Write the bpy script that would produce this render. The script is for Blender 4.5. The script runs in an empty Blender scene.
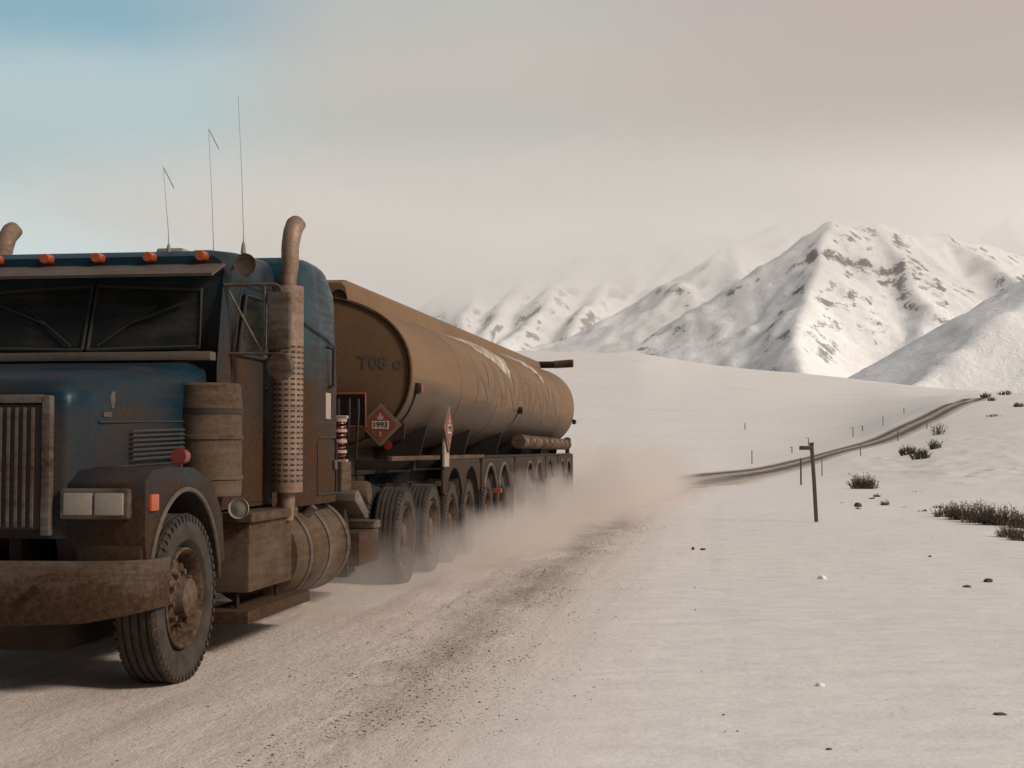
import bpy, bmesh, math, random
import numpy as np
from mathutils import Vector, Matrix
random.seed(7); rng = np.random.default_rng(7)
R = math.radians
sc = bpy.context.scene
col = sc.collection

# ------------------------------------------------------------------ camera
FP = 1422.0; EYE = 1.45
pitch = math.atan(66 / FP); yaw = math.atan(193 / FP * math.cos(pitch))
cam = bpy.data.cameras.new('camera'); cam_o = bpy.data.objects.new('camera', cam); col.objects.link(cam_o)
cam.sensor_width = 36; cam.lens = 36 * FP / 1024
cam.clip_start = 0.1; cam.clip_end = 60000
cam_o.location = (0, 0, EYE); cam_o.rotation_euler = (R(90) + pitch, 0, yaw)
sc.camera = cam_o
cam.dof.use_dof = False
Fw = np.array([-math.sin(yaw) * math.cos(pitch), math.cos(yaw) * math.cos(pitch), math.sin(pitch)])
Rt = np.array([math.cos(yaw), math.sin(yaw), 0.]); Up = np.cross(Rt, Fw)
def ray(u, v): return Fw + (u - 512) / FP * Rt + (384 - v) / FP * Up
def at_r(u, v, r):
    d = ray(u, v); t = r / math.hypot(d[0], d[1]); return Vector((t * d[0], t * d[1], EYE + t * d[2]))

# ------------------------------------------------------------------ noise
def _hash(ix, iy, seed):
    h = (ix * 374761393 + iy * 668265263 + seed * 974634777) & 0xffffffff
    h = ((h ^ (h >> 13)) * 1274126177) & 0xffffffff
    return ((h ^ (h >> 16)) & 0xffff) / 65535.0
def vnoise(x, y, seed=0):
    ix = np.floor(x).astype(np.int64); iy = np.floor(y).astype(np.int64)
    fx = x - ix; fy = y - iy; fx = fx*fx*fx*(fx*(fx*6-15)+10); fy = fy*fy*fy*(fy*(fy*6-15)+10)
    a = _hash(ix, iy, seed); b = _hash(ix+1, iy, seed); c = _hash(ix, iy+1, seed); d = _hash(ix+1, iy+1, seed)
    return (a*(1-fx)+b*fx)*(1-fy) + (c*(1-fx)+d*fx)*fy
def fbm(x, y, oct=5, seed=0, ridged=False, gain=.5):
    s = np.zeros_like(x, dtype=float); a = 1.; t = 0.
    for i in range(oct):
        n = vnoise(x * 2**i + i*17.3, y * 2**i - i*9.1, seed + i)
        if ridged: n = 1 - np.abs(2*n - 1)
        s += a * n; t += a; a *= gain
    return s / t - .5

# ------------------------------------------------------------------ materials
def lin(c):
    return tuple(((v/255.)/12.92 if v/255. <= .04045 else ((v/255.+.055)/1.055)**2.4) for v in c) + (1.,)
class NT:
    def __init__(s, name):
        s.m = bpy.data.materials.new(name); s.m.use_nodes = True
        s.t = s.m.node_tree; s.b = s.t.nodes['Principled BSDF']; s.out = s.t.nodes['Material Output']
    def n(s, typ, **kw):
        nd = s.t.nodes.new(typ)
        for k, v in kw.items():
            if k in nd.inputs.keys(): nd.inputs[k].default_value = v
            else: setattr(nd, k, v)
        return nd
    def l(s, a, b): s.t.links.new(a, b)
    def coord(s, out='Object', scale=(1, 1, 1)):
        tc = s.n('ShaderNodeTexCoord'); mp = s.n('ShaderNodeMapping'); mp.inputs['Scale'].default_value = scale
        s.l(tc.outputs[out], mp.inputs['Vector']); return mp.outputs[0]
    def noise(s, vec, scale, detail=5, rough=.55, dist=0):
        nd = s.n('ShaderNodeTexNoise'); nd.inputs['Scale'].default_value = scale; nd.inputs['Detail'].default_value = detail
        nd.inputs['Roughness'].default_value = rough; nd.inputs['Distortion'].default_value = dist
        if vec is not None: s.l(vec, nd.inputs['Vector'])
        return nd.outputs['Fac']
    def ramp(s, fac, stops, interp='LINEAR'):
        r = s.n('ShaderNodeValToRGB'); e = r.color_ramp.elements; r.color_ramp.interpolation = interp
        while len(e) < len(stops): e.new(.5)
        for i, (p, c) in enumerate(stops):
            e[i].position = p; e[i].color = c if len(c) == 4 else tuple(c) + (1,)
        s.l(fac, r.inputs[0]); return r.outputs[0]
    def g(s, fac, a, b): return s.ramp(fac, [(a, (0, 0, 0, 1)), (b, (1, 1, 1, 1))])
    def mix(s, fac, a, b, mode='MIX'):
        m = s.n('ShaderNodeMix', data_type='RGBA', blend_type=mode)
        for sock, v in ((m.inputs[0], fac), (m.inputs[6], a), (m.inputs[7], b)):
            if hasattr(v, 'links'): s.l(v, sock)
            else: sock.default_value = v
        return m.outputs[2]
    def math(s, op, a, b=None, c=None, clamp=False):
        m = s.n('ShaderNodeMath', operation=op); m.use_clamp = clamp
        for i, v in enumerate((a, b, c)):
            if v is None: continue
            if hasattr(v, 'links'): s.l(v, m.inputs[i])
            else: m.inputs[i].default_value = v
        return m.outputs[0]
    def bump(s, h, strength=.3, dist=.02, prev=None):
        b = s.n('ShaderNodeBump'); b.inputs['Strength'].default_value = strength; b.inputs['Distance'].default_value = dist
        s.l(h, b.inputs['Height'])
        if prev is not None: s.l(prev, b.inputs['Normal'])
        return b.outputs[0]
    def set(s, **kw):
        for k, v in kw.items():
            k = {'base': 'Base Color', 'rough': 'Roughness', 'metal': 'Metallic', 'normal': 'Normal', 'spec': 'Specular IOR Level'}.get(k, k)
            if hasattr(v, 'links'): s.l(v, s.b.inputs[k])
            else: s.b.inputs[k].default_value = v
        return s

DIRT = (.062, .031, .0135, 1); DIRT2 = (.035, .0185, .0095, 1)
def dirty(name, base, metal=0., rough=.4, lo=.35, hi=.65, zdirt=None, bump=.15, scale=1.6, dirt=DIRT, dirt2=DIRT2):
    """paint or metal under a coat of dried road grime; zdirt = (z clean, z filthy) in object space"""
    k = NT(name); v = k.coord()
    n1 = k.noise(v, scale, 6, .6); n2 = k.noise(k.coord(scale=(1, .35, 6)), 3.5, 4, .6); n3 = k.noise(v, 30, 3, .7)
    f = k.math('ADD', k.math('MULTIPLY', n1, .6), k.math('MULTIPLY', n2, .3)); f = k.math('ADD', f, k.math('MULTIPLY', n3, .1))
    if zdirt:
        tc = k.n('ShaderNodeTexCoord'); sp = k.n('ShaderNodeSeparateXYZ'); k.l(tc.outputs['Object'], sp.inputs[0])
        mr = k.n('ShaderNodeMapRange'); mr.inputs['From Min'].default_value = zdirt[0]; mr.inputs['From Max'].default_value = zdirt[1]
        mr.inputs['To Min'].default_value = -.16; mr.inputs['To Max'].default_value = .22
        k.l(sp.outputs['Z'], mr.inputs['Value']); f = k.math('ADD', f, mr.outputs[0])
    m = k.g(f, lo, hi)
    dc = k.mix(k.g(n3, .35, .65), dirt, dirt2)
    k.set(base=k.mix(m, base, dc), rough=k.mix(m, (rough,)*3 + (1,), (.92,)*3 + (1,)))
    k.set(metal=k.math('MULTIPLY', k.math('SUBTRACT', 1, m), metal), normal=k.bump(k.math('ADD', n3, k.math('MULTIPLY', m, .4)), bump, .008), spec=.16)
    return k.m
MB_ = dirty('blue_paint', (.003, .021, .034, 1), 0, .34, .44, .76, (2.9, .7))
MCAB = dirty('cab_paint', (.004, .023, .034, 1), 0, .32, .36, .70, (3.1, 1.4))
MSLP = dirty('sleeper_paint', (.012, .040, .052, 1), 0, .35, .40, .72, (3.1, 1.6))
MCHR = dirty('grimy_chrome', (.26, .235, .215, 1), .9, .25, .22, .62, None)
MBUMP = dirty('grimy_bumper', (.20, .165, .135, 1), .8, .38, .2, .6, (1.0, .4), dirt=(.072, .040, .022, 1))
MALU = dirty('grimy_aluminium', (.22, .165, .12, 1), .75, .42, .15, .6, None, dirt=(.072, .037, .0165, 1))
MFRM = dirty('frame_steel', (.018, .015, .013, 1), 0, .6, .35, .8, None, dirt=(.062, .036, .021, 1), dirt2=(.035, .021, .014, 1))
MFEN = dirty('fender_steel', (.03, .021, .015, 1), 0, .6, .3, .7, (1.4, .7), dirt=(.055, .031, .018, 1), dirt2=(.032, .019, .012, 1))
MRIM = dirty('wheel_rim', (.22, .16, .12, 1), .4, .5, .2, .55, None, dirt=(.10, .062, .038, 1))
MSTK = dirty('exhaust_metal', (.42, .30, .23, 1), .8, .38, .2, .7, None, dirt=(.15, .088, .052, 1))
def crusted():
    k = NT('crusted_snow'); n = k.noise(k.coord(scale=(1, 1, .6)), 5, 6, .75); k.set(base=k.mix(k.g(n, .42, .60), (.20, .13, .075, 1), (.50, .44, .38, 1)), rough=.85, normal=k.bump(n, .6, .03)); return k.m
MSNOWP = crusted()

def tank_mat():
    k = NT('dirt_coated_tank'); v = k.coord()
    n1 = k.noise(k.coord(scale=(1, .3, 1.2)), 1.1, 6, .6); n2 = k.noise(v, 22, 4, .7)
    # runs down the shell: stretched in z
    n3 = k.noise(k.coord(scale=(.4, 3.0, .25)), 2.0, 4, .6)
    # brushed dark streaks low on the side, slanting
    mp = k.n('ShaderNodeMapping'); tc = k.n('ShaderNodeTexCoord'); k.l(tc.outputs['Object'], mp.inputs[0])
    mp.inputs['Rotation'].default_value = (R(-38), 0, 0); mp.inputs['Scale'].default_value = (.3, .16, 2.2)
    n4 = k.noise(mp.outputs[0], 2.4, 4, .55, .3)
    c = k.mix(k.g(n1, .3, .7), (.135, .074, .031, 1), (.20, .117, .055, 1))
    c = k.mix(k.g(n3, .56, .70), c, (.145, .080, .040, 1))
    c = k.mix(k.math('MULTIPLY', k.g(n2, .5, .75), .35), c, (.11, .064, .036, 1))
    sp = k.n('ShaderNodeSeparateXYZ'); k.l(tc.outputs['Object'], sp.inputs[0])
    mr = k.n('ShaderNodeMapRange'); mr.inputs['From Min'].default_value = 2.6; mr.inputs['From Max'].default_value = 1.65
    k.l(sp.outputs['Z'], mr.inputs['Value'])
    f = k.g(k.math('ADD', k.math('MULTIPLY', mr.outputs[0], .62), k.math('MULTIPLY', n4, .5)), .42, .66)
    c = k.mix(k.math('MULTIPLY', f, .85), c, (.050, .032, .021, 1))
    k.set(base=c, rough=.62, spec=.35, normal=k.bump(k.math('ADD', k.math('MULTIPLY', n2, .5), k.math('MULTIPLY', n1, 2)), .25, .012))
    return k.m
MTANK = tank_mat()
MHEAD = dirty('tank_head_paint', (.115, .062, .030, 1), 0, .6, .3, .7, None, dirt=(.095, .052, .027, 1), dirt2=(.065, .038, .021, 1))
def plain(name, c, rough=.5, metal=0, nz=.25, scale=25):
    k = NT(name); n = k.noise(k.coord(), scale, 4, .6)
    k.set(base=k.mix(k.math('MULTIPLY', n, nz*2), c, tuple(x*.55 for x in c[:3]) + (1,)), rough=rough, metal=metal, normal=k.bump(n, .1, .005)); return k.m
MGLASS = dirty('dusty_glass', (.012, .014, .013, 1), 0, .12, .46, 1.25, None, dirt=(.10, .075, .055, 1), dirt2=(.07, .055, .04, 1), bump=.02)
MBLK = plain('black_rubber', (.022, .018, .016, 1), .85)
MLINE = plain('seam_dark', (.03, .022, .018, 1), .8)
MRED = plain('red_lens', (.20, .025, .016, 1), .3)
MAMB = plain('amber_lens', (.42, .07, .012, 1), .3)
MWHT = plain('dusty_white', (.36, .29, .23, 1), .6)
MLENS = plain('headlamp_lens', (.30, .26, .21, 1), .18)
MPANEL = plain('number_panel_white', (.50, .42, .34, 1), .6)
MEDGE = plain('dusty_steel_edge', (.17, .115, .078, 1), .6)
MPRED = plain('placard_red', (.24, .050, .022, 1), .6, nz=.5)
MINK = plain('dark_lettering', (.05, .032, .022, 1), .8)
MINK2 = plain('black_lettering', (.018, .016, .015, 1), .7)
def faded():
    k = NT('faded_blue_lettering'); n = k.noise(k.coord(scale=(1, 3, .8)), 4, 5, .7)
    k.set(base=k.mix(k.g(n, .32, .52), (.085, .080, .088, 1), (.140, .090, .052, 1)), rough=.8); return k.m
MFADE = faded()
def tyre_mat():
    k = NT('tyre_rubber'); v = k.coord(); n = k.noise(v, 7, 5, .65); n2 = k.noise(v, 60, 3, .6)
    k.set(base=k.mix(k.g(n, .35, .7), (.016, .013, .011, 1), (.060, .041, .028, 1)), rough=.9, normal=k.bump(n2, .3, .006)); return k.m
MTYRE = tyre_mat()
MTWIG = plain('twig_bark', (.125, .088, .062, 1), .9, nz=.4)
MTWIG2 = plain('dry_leaf', (.19, .12, .075, 1), .9, nz=.4)
MWOOD = plain('weathered_wood', (.13, .10, .075, 1), .85, nz=.5, scale=12)
MGREY = plain('weathered_grey_post', (.27, .225, .19, 1), .85, nz=.4)
MROCK = plain('dark_stone', (.11, .088, .072, 1), .9, nz=.5)
MLUMP = NT('bright_snow_lump').set(base=(.86, .84, .81, 1), rough=.8).m

# ------------------------------------------------------------------ mesh builder
class M:
    def __init__(s): s.v = []; s.f = []
    def add(s, vs, fs):
        o = len(s.v); s.v += [tuple(p) for p in vs]; s.f += [tuple(i + o for i in f) for f in fs]; return s
    def box(s, x0, x1, y0, y1, z0, z1):
        return s.add([(x0,y0,z0),(x1,y0,z0),(x1,y1,z0),(x0,y1,z0),(x0,y0,z1),(x1,y0,z1),(x1,y1,z1),(x0,y1,z1)],
                     [(3,2,1,0),(4,5,6,7),(0,1,5,4),(1,2,6,5),(2,3,7,6),(3,0,4,7)])
    def prism(s, prof, x0, x1, ax='x'):
        n = len(prof)
        def P(a, p): return (a, p[0], p[1]) if ax == 'x' else ((p[0], a, p[1]) if ax == 'y' else (p[0], p[1], a))
        vs = [P(x0, p) for p in prof] + [P(x1, p) for p in prof]
        return s.add(vs, [tuple(range(n)), tuple(range(2*n-1, n-1, -1))] + [(i, i+n, (i+1) % n + n, (i+1) % n) for i in range(n)])
    def tube(s, pts, r, n=10, cap=True):
        pts = [Vector(p) for p in pts]; rs = r if isinstance(r, (list, tuple)) else [r]*len(pts); o = len(s.v); prev = None
        for i, p in enumerate(pts):
            a = pts[max(i-1, 0)]; b = pts[min(i+1, len(pts)-1)]; t = (b - a).normalized()
            if prev is None: u = t.orthogonal().normalized()
            else: u = (prev - t * prev.dot(t)).normalized()
            prev = u; w = t.cross(u)
            for k in range(n):
                an = 2*math.pi*k/n; q = p + (u*math.cos(an) + w*math.sin(an)) * rs[i]; s.v.append(tuple(q))
        for i in range(len(pts)-1):
            for k in range(n): s.f.append((o+i*n+k, o+i*n+(k+1) % n, o+(i+1)*n+(k+1) % n, o+(i+1)*n+k))
        if cap: s.f.append(tuple(o+k for k in range(n-1, -1, -1))); s.f.append(tuple(o+(len(pts)-1)*n+k for k in range(n)))
        return s
    def rings(s, rings, cap=(True, True)):
        o = len(s.v); n = len(rings[0])
        for r in rings: s.v += [tuple(p) for p in r]
        for i in range(len(rings)-1):
            for k in range(n): s.f.append((o+i*n+k, o+i*n+(k+1) % n, o+(i+1)*n+(k+1) % n, o+(i+1)*n+k))
        if cap[0]: s.f.append(tuple(o+k for k in range(n-1, -1, -1)))
        if cap[1]: s.f.append(tuple(o+(len(rings)-1)*n+k for k in range(n)))
        return s
    def lathe(s, prof, n=48, ax='x', c=(0, 0, 0)):
        """prof: (axial, radius) pairs, revolved round ax through c"""
        rs = []
        for a, r in prof:
            ring = []
            for k in range(n):
                t = 2*math.pi*k/n; u, w = r*math.cos(t), r*math.sin(t)
                ring.append({'x': (c[0]+a, c[1]+u, c[2]+w), 'y': (c[0]+u, c[1]+a, c[2]+w), 'z': (c[0]+u, c[1]+w, c[2]+a)}[ax])
            rs.append(ring)
        return s.rings(rs)
    def build(s, name, mat, parent=None, bev=0, smooth=35, mats=None, root=None):
        me = bpy.data.meshes.new(name); vs = s.v
        off = OFF.get(root or topof(parent)) if (parent or root) else None
        if off: vs = [(x-off[0], y-off[1], z-off[2]) for x, y, z in vs]
        me.from_pydata(vs, [], s.f)
        bm = bmesh.new(); bm.from_mesh(me); bmesh.ops.recalc_face_normals(bm, faces=bm.faces)
        if bev: 
            bmesh.ops.remove_doubles(bm, verts=bm.verts, dist=1e-5)
            ed = [e for e in bm.edges if len(e.link_faces) == 2 and e.calc_face_angle(0) > R(38)]
            bmesh.ops.bevel(bm, geom=ed, offset=bev, segments=2, profile=.6, affect='EDGES', clamp_overlap=True)
        bm.to_mesh(me); bm.free()
        me.polygons.foreach_set('use_smooth', [True]*len(me.polygons)); me.set_sharp_from_angle(angle=R(smooth))
        me.materials.append(mat)
        o = bpy.data.objects.new(name, me); col.objects.link(o)
        if parent: o.parent = parent
        return o
OFF = {}
def topof(o):
    while o is not None and o.parent is not None: o = o.parent
    return o
def tag(o, label=None, cat=None, group=None, kind=None):
    if label: o['label'] = label
    if cat: o['category'] = cat
    if group: o['group'] = group
    if kind: o['kind'] = kind
    return o
def empty(name, loc, parent=None):
    o = bpy.data.objects.new(name, None); col.objects.link(o); o.location = loc; o.empty_display_size = .2
    if parent: o.parent = parent
    else: OFF[o] = tuple(loc)
    return o
def text(s, name, size, frame, mat, parent, depth=.004, warp=None, sx=1., bold=0):
    """frame = (origin, right, up); centred. warp maps a world point to a world point"""
    c = bpy.data.curves.new('t', 'FONT'); c.body = s; c.size = size; c.align_x = 'CENTER'; c.align_y = 'CENTER'; c.extrude = depth; c.offset = bold
    c.resolution_u = 3
    t = bpy.data.objects.new('t', c); col.objects.link(t)
    dg = bpy.context.evaluated_depsgraph_get(); me = bpy.data.meshes.new_from_object(t.evaluated_get(dg))
    bpy.data.objects.remove(t)
    bm = bmesh.new(); bm.from_mesh(me); bmesh.ops.triangulate(bm, faces=bm.faces)
    if warp:
        for _ in range(2): bmesh.ops.subdivide_edges(bm, edges=[e for e in bm.edges if e.calc_length() > size*.15], cuts=1)
    O, Rr, Uu = (Vector(a) for a in frame); N = Rr.cross(Uu); off = Vector(OFF[topof(parent)])
    for v in bm.verts:
        p = O + Rr*v.co.x*sx + Uu*v.co.y + N*v.co.z
        if warp: p = Vector(warp(p, v.co.z))
        v.co = p - off
    bm.to_mesh(me); bm.free(); me.materials.clear(); me.materials.append(mat)
    o = bpy.data.objects.new(name, me); col.objects.link(o); o.parent = parent; return o

# ------------------------------------------------------------------ terrain
CU = np.array([640., 700, 750, 800, 850, 900, 950, 1024])
CR = np.array([0., 30, 60, 80, 110, 140, 184, 215, 245, 290, 350, 400, 600, 1000, 2000])
CY = np.array([  # image rows wanted at r = 60 ... 2000 for each column
 [487, 484, 476.5, 472, 463, 457, 451, 443, 433, 426, 405, 380, 358],
 [487, 484, 476.5, 472, 465, 459, 453, 445, 435, 428, 407, 385, 367],
 [487, 484, 477, 472.5, 466, 460, 454, 446, 436, 429, 409, 388, 373],
 [487, 483.5, 476, 470.5, 462, 457, 452, 445, 435, 429, 410, 392, 377],
 [486.5, 482, 473.5, 466, 456, 450, 445, 438, 430, 424, 408, 395, 382],
 [486, 480, 470.5, 463, 454, 446.5, 439, 425.5, 417, 412, 402, 394, 388],
 [485, 477, 466, 457, 448, 440, 433, 419, 405, 400, 396, 395, 394],
 [484, 474, 462, 453, 443, 435, 427, 414, 402, 397, 394, 396, 398]])
LY = np.array([487, 484, 476.5, 472, 463, 457, 451, 443, 433, 426, 404, 378, 354.])
ZT = np.zeros((len(CU)+1, len(CR))); UA = np.zeros(len(CU)+1)
cols_ = [(430., LY)] + list(zip(CU, CY))
for i, (u, ys) in enumerate(cols_):
    UA[i] = math.atan2(*(ray(u, 450)[:2]))
    for j, y in enumerate(ys): ZT[i, j+2] = at_r(u, y, CR[j+2]).z
LR = np.log(CR + 30)
def ground_z(X, Y, rough=True):
    X = np.asarray(X, float); Y = np.asarray(Y, float); r = np.hypot(X, Y); az = np.arctan2(X, np.maximum(Y, 1e-3))
    back = np.clip((Y + 10) / 60., 0, 1)
    az = np.clip(az, UA[0], UA[-1]); lr = np.log(np.minimum(r, 2000) + 30)
    fi = np.clip(np.interp(az, UA, np.arange(len(UA))), 0, len(UA)-1.0001); i = fi.astype(int); fu = fi - i
    fj = np.clip(np.interp(lr, LR, np.arange(len(LR))), 0, len(LR)-1.0001); j = fj.astype(int); fv = fj - j
    # catmull-rom along r, smooth along azimuth
    def row(ii):
        p0 = ZT[ii, np.maximum(j-1, 0)]; p1 = ZT[ii, j]; p2 = ZT[ii, j+1]; p3 = ZT[ii, np.minimum(j+2, len(CR)-1)]
        return .5*((2*p1) + (-p0+p2)*fv + (2*p0-5*p1+4*p2-p3)*fv**2 + (-p0+3*p1-3*p2+p3)*fv**3)
    q0, q1, q2, q3 = row(np.maximum(i-1, 0)), row(i), row(i+1), row(np.minimum(i+2, len(UA)-1))
    z = .5*((2*q1) + (-q0+q2)*fu + (2*q0-5*q1+4*q2-q3)*fu**2 + (-q0+3*q1-3*q2+q3)*fu**3)
    z = z * back
    if rough:
        d = road_dist(X, Y); amp = np.clip((d - 5.2) / 6, 0, 1)
        z = z + amp * (.16*fbm(X/6., Y/6., 4, 3) + .10*fbm(X/1.1, Y/1.9, 4, 8)*np.clip(1-r/120, 0, 1))
        z = z + amp * np.clip((r-150)/600, 0, 1) * 3.0*fbm(X/120., Y/90., 4, 5)
        rt = np.clip((X - 6)/8, 0, 1) * np.clip((r-35)/20, 0, 1) * np.clip((300-r)/100, 0, 1)
        z = z + amp * rt * .45*fbm(X/3., Y/5., 4, 6, True)
    return z
PATH = [(-4.9, -80), (-4.9, 20), (-4.6, 40), (-3.4, 60), (-1.8, 79), (1.0, 110), (4.2, 138), (12.2, 184), (19.6, 215), (28.6, 245), (42.5, 290), (60, 350), (68, 380), (74, 400)]
def catmull(P, n):
    P = [Vector(p) for p in P]; out = []
    for i in range(len(P)-1):
        p0 = P[max(i-1, 0)]; p1 = P[i]; p2 = P[i+1]; p3 = P[min(i+2, len(P)-1)]; L = (p2-p1).length
        m = max(2, int(L / n))
        for k in range(m):
            t = k / m; out.append(.5*((2*p1) + (-p0+p2)*t + (2*p0-5*p1+4*p2-p3)*t*t + (-p0+3*p1-3*p2+p3)*t**3))
    out.append(P[-1]); return out
RP = catmull(PATH, 1.0)
RPA = np.array([(p.x, p.y) for p in RP]); RPC = RPA[::4]
def road_dist(X, Y):
    sh = X.shape; x = X.ravel(); y = Y.ravel(); d = np.full(x.shape, 1e9)
    A = RPC[:-1]; B = RPC[1:]
    for a, b in zip(A, B):
        ab = b - a; L = ab @ ab; t = np.clip(((x-a[0])*ab[0] + (y-a[1])*ab[1]) / L, 0, 1)
        d = np.minimum(d, np.hypot(x-a[0]-t*ab[0], y-a[1]-t*ab[1]))
    return d.reshape(sh)

def grid_obj(name, X, Y, Z, mat, wrap=False):
    n, m = X.shape; me = bpy.data.meshes.new(name)
    vs = np.stack([X, Y, Z], -1).reshape(-1, 3)
    i, j = np.meshgrid(np.arange(n-1), np.arange(m-1 if not wrap else m), indexing='ij'); j2 = (j+1) % m
    q = np.stack([i*m+j, (i+1)*m+j, (i+1)*m+j2, i*m+j2], -1).reshape(-1, 4)
    me.vertices.add(len(vs)); me.vertices.foreach_set('co', vs.ravel())
    me.loops.add(q.size); me.loops.foreach_set('vertex_index', q.ravel().astype(np.int32))
    me.polygons.add(len(q)); me.polygons.foreach_set('loop_start', np.arange(0, q.size, 4, dtype=np.int32))
    me.polygons.foreach_set('use_smooth', np.ones(len(q), bool)); me.update(calc_edges=True); me.validate()
    bm = bmesh.new(); bm.from_mesh(me); bmesh.ops.recalc_face_normals(bm, faces=bm.faces); bm.normal_update()
    if sum(f.normal.z for f in bm.faces) < 0: bmesh.ops.reverse_faces(bm, faces=bm.faces)
    bm.to_mesh(me); bm.free()
    me.materials.append(mat); o = bpy.data.objects.new(name, me); col.objects.link(o); return o

def snow_colour(k):
    v = k.coord()
    n1 = k.noise(k.coord(scale=(.5, .5, 1)), .12, 6, .6); n2 = k.noise(k.coord(scale=(1, 2.2, 1)), 1.6, 6, .6); n3 = k.noise(v, 24, 4, .7)
    c = k.mix(k.g(n1, .35, .7), (.78, .735, .69, 1), (.72, .68, .65, 1))
    c = k.mix(k.math('MULTIPLY', k.g(n2, .42, .72), .55), c, (.62, .575, .54, 1))
    # grit blown off the road: sparse dark specks, denser by the road
    vo = k.n('ShaderNodeTexVoronoi'); vo.inputs['Scale'].default_value = 7; k.l(v, vo.inputs['Vector'])
    sp = k.n('ShaderNodeSeparateColor'); k.l(vo.outputs['Color'], sp.inputs[0])
    tc = k.n('ShaderNodeTexCoord'); xyz = k.n('ShaderNodeSeparateXYZ'); k.l(tc.outputs['Object'], xyz.inputs[0])
    near = k.n('ShaderNodeMapRange'); near.inputs['From Min'].default_value = 7; near.inputs['From Max'].default_value = -1; near.inputs['To Min'].default_value = .06; near.inputs['To Max'].default_value = .42
    k.l(xyz.outputs['X'], near.inputs['Value'])
    pick = k.math('LESS_THAN', sp.outputs[0], near.outputs[0]); rad = k.math('MULTIPLY', sp.outputs[1], .085)
    dot = k.math('MULTIPLY', k.math('LESS_THAN', vo.outputs['Distance'], rad), pick)
    lim = k.math('LESS_THAN', xyz.outputs['Y'], 60)
    dot = k.math('MULTIPLY', k.math('MULTIPLY', dot, lim), .6)
    c = k.mix(dot, c, (.16, .125, .10, 1))
    # thin brown stems poking through on the tundra to the right
    t1 = k.noise(k.coord(scale=(1, .6, 1)), .9, 6, .75); t2 = k.noise(v, .035, 3, .5)
    mr = k.n('ShaderNodeMapRange'); mr.inputs['From Min'].default_value = 7; mr.inputs['From Max'].default_value = 22; k.l(xyz.outputs['X'], mr.inputs['Value'])
    m2 = k.n('ShaderNodeMapRange'); m2.inputs['From Min'].default_value = 35; m2.inputs['From Max'].default_value = 60; k.l(xyz.outputs['Y'], m2.inputs['Value'])
    m3 = k.n('ShaderNodeMapRange'); m3.inputs['From Min'].default_value = 420; m3.inputs['From Max'].default_value = 150; k.l(xyz.outputs['Y'], m3.inputs['Value'])
    tf = k.math('MULTIPLY', k.math('MULTIPLY', k.g(t1, .53, .68), k.g(t2, .42, .6)), k.math('MULTIPLY', mr.outputs[0], k.math('MULTIPLY', m2.outputs[0], m3.outputs[0])))
    c = k.mix(k.math('MULTIPLY', tf, .5), c, (.33, .26, .21, 1))
    # far plain: faint stretched tundra marks
    f1 = k.noise(k.coord(scale=(.5, 1.6, 1)), .03, 8, .72)
    m4 = k.n('ShaderNodeMapRange'); m4.inputs['From Min'].default_value = 150; m4.inputs['From Max'].default_value = 500; k.l(xyz.outputs['Y'], m4.inputs['Value'])
    c = k.mix(k.math('MULTIPLY', k.math('MULTIPLY', k.g(f1, .52, .72), m4.outputs[0]), .38), c, (.50, .45, .40, 1))
    return c, n2, n3
def snow_ground():
    k = NT('wind_packed_snow'); c, n2, n3 = snow_colour(k)
    h = k.math('ADD', k.math('MULTIPLY', n2, 1.0), k.math('MULTIPLY', n3, .12))
    k.set(base=c, rough=.75, spec=.25, normal=k.bump(h, .6, .07)); return k.m
MSNOW = snow_ground()

rr = np.concatenate([[.5], np.geomspace(1.5, 60, 120), np.geomspace(61, 500, 150)[0:], np.geomspace(505, 2200, 90), np.geomspace(2300, 30000, 30)])
aa = np.concatenate([np.linspace(R(-33), R(17), 380), np.linspace(R(17.6), R(326.4), 120)])
A, RR = np.meshgrid(aa, rr); GX = RR*np.sin(A); GY = RR*np.cos(A)
GZ = ground_z(GX, GY)
dr = road_dist(GX, GY); GZ = GZ - np.clip((5.2 - dr)/2.6, 0, 1)*(.06 + np.clip(np.hypot(GX, GY)-20, 0, 400)*.0012)
# drop beyond the crest at the far right so it dips behind the edge
tag(grid_obj('ground', GX, GY, GZ, MSNOW, wrap=True), 'wind packed snow covering the valley floor', 'ground', kind='structure')

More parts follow.
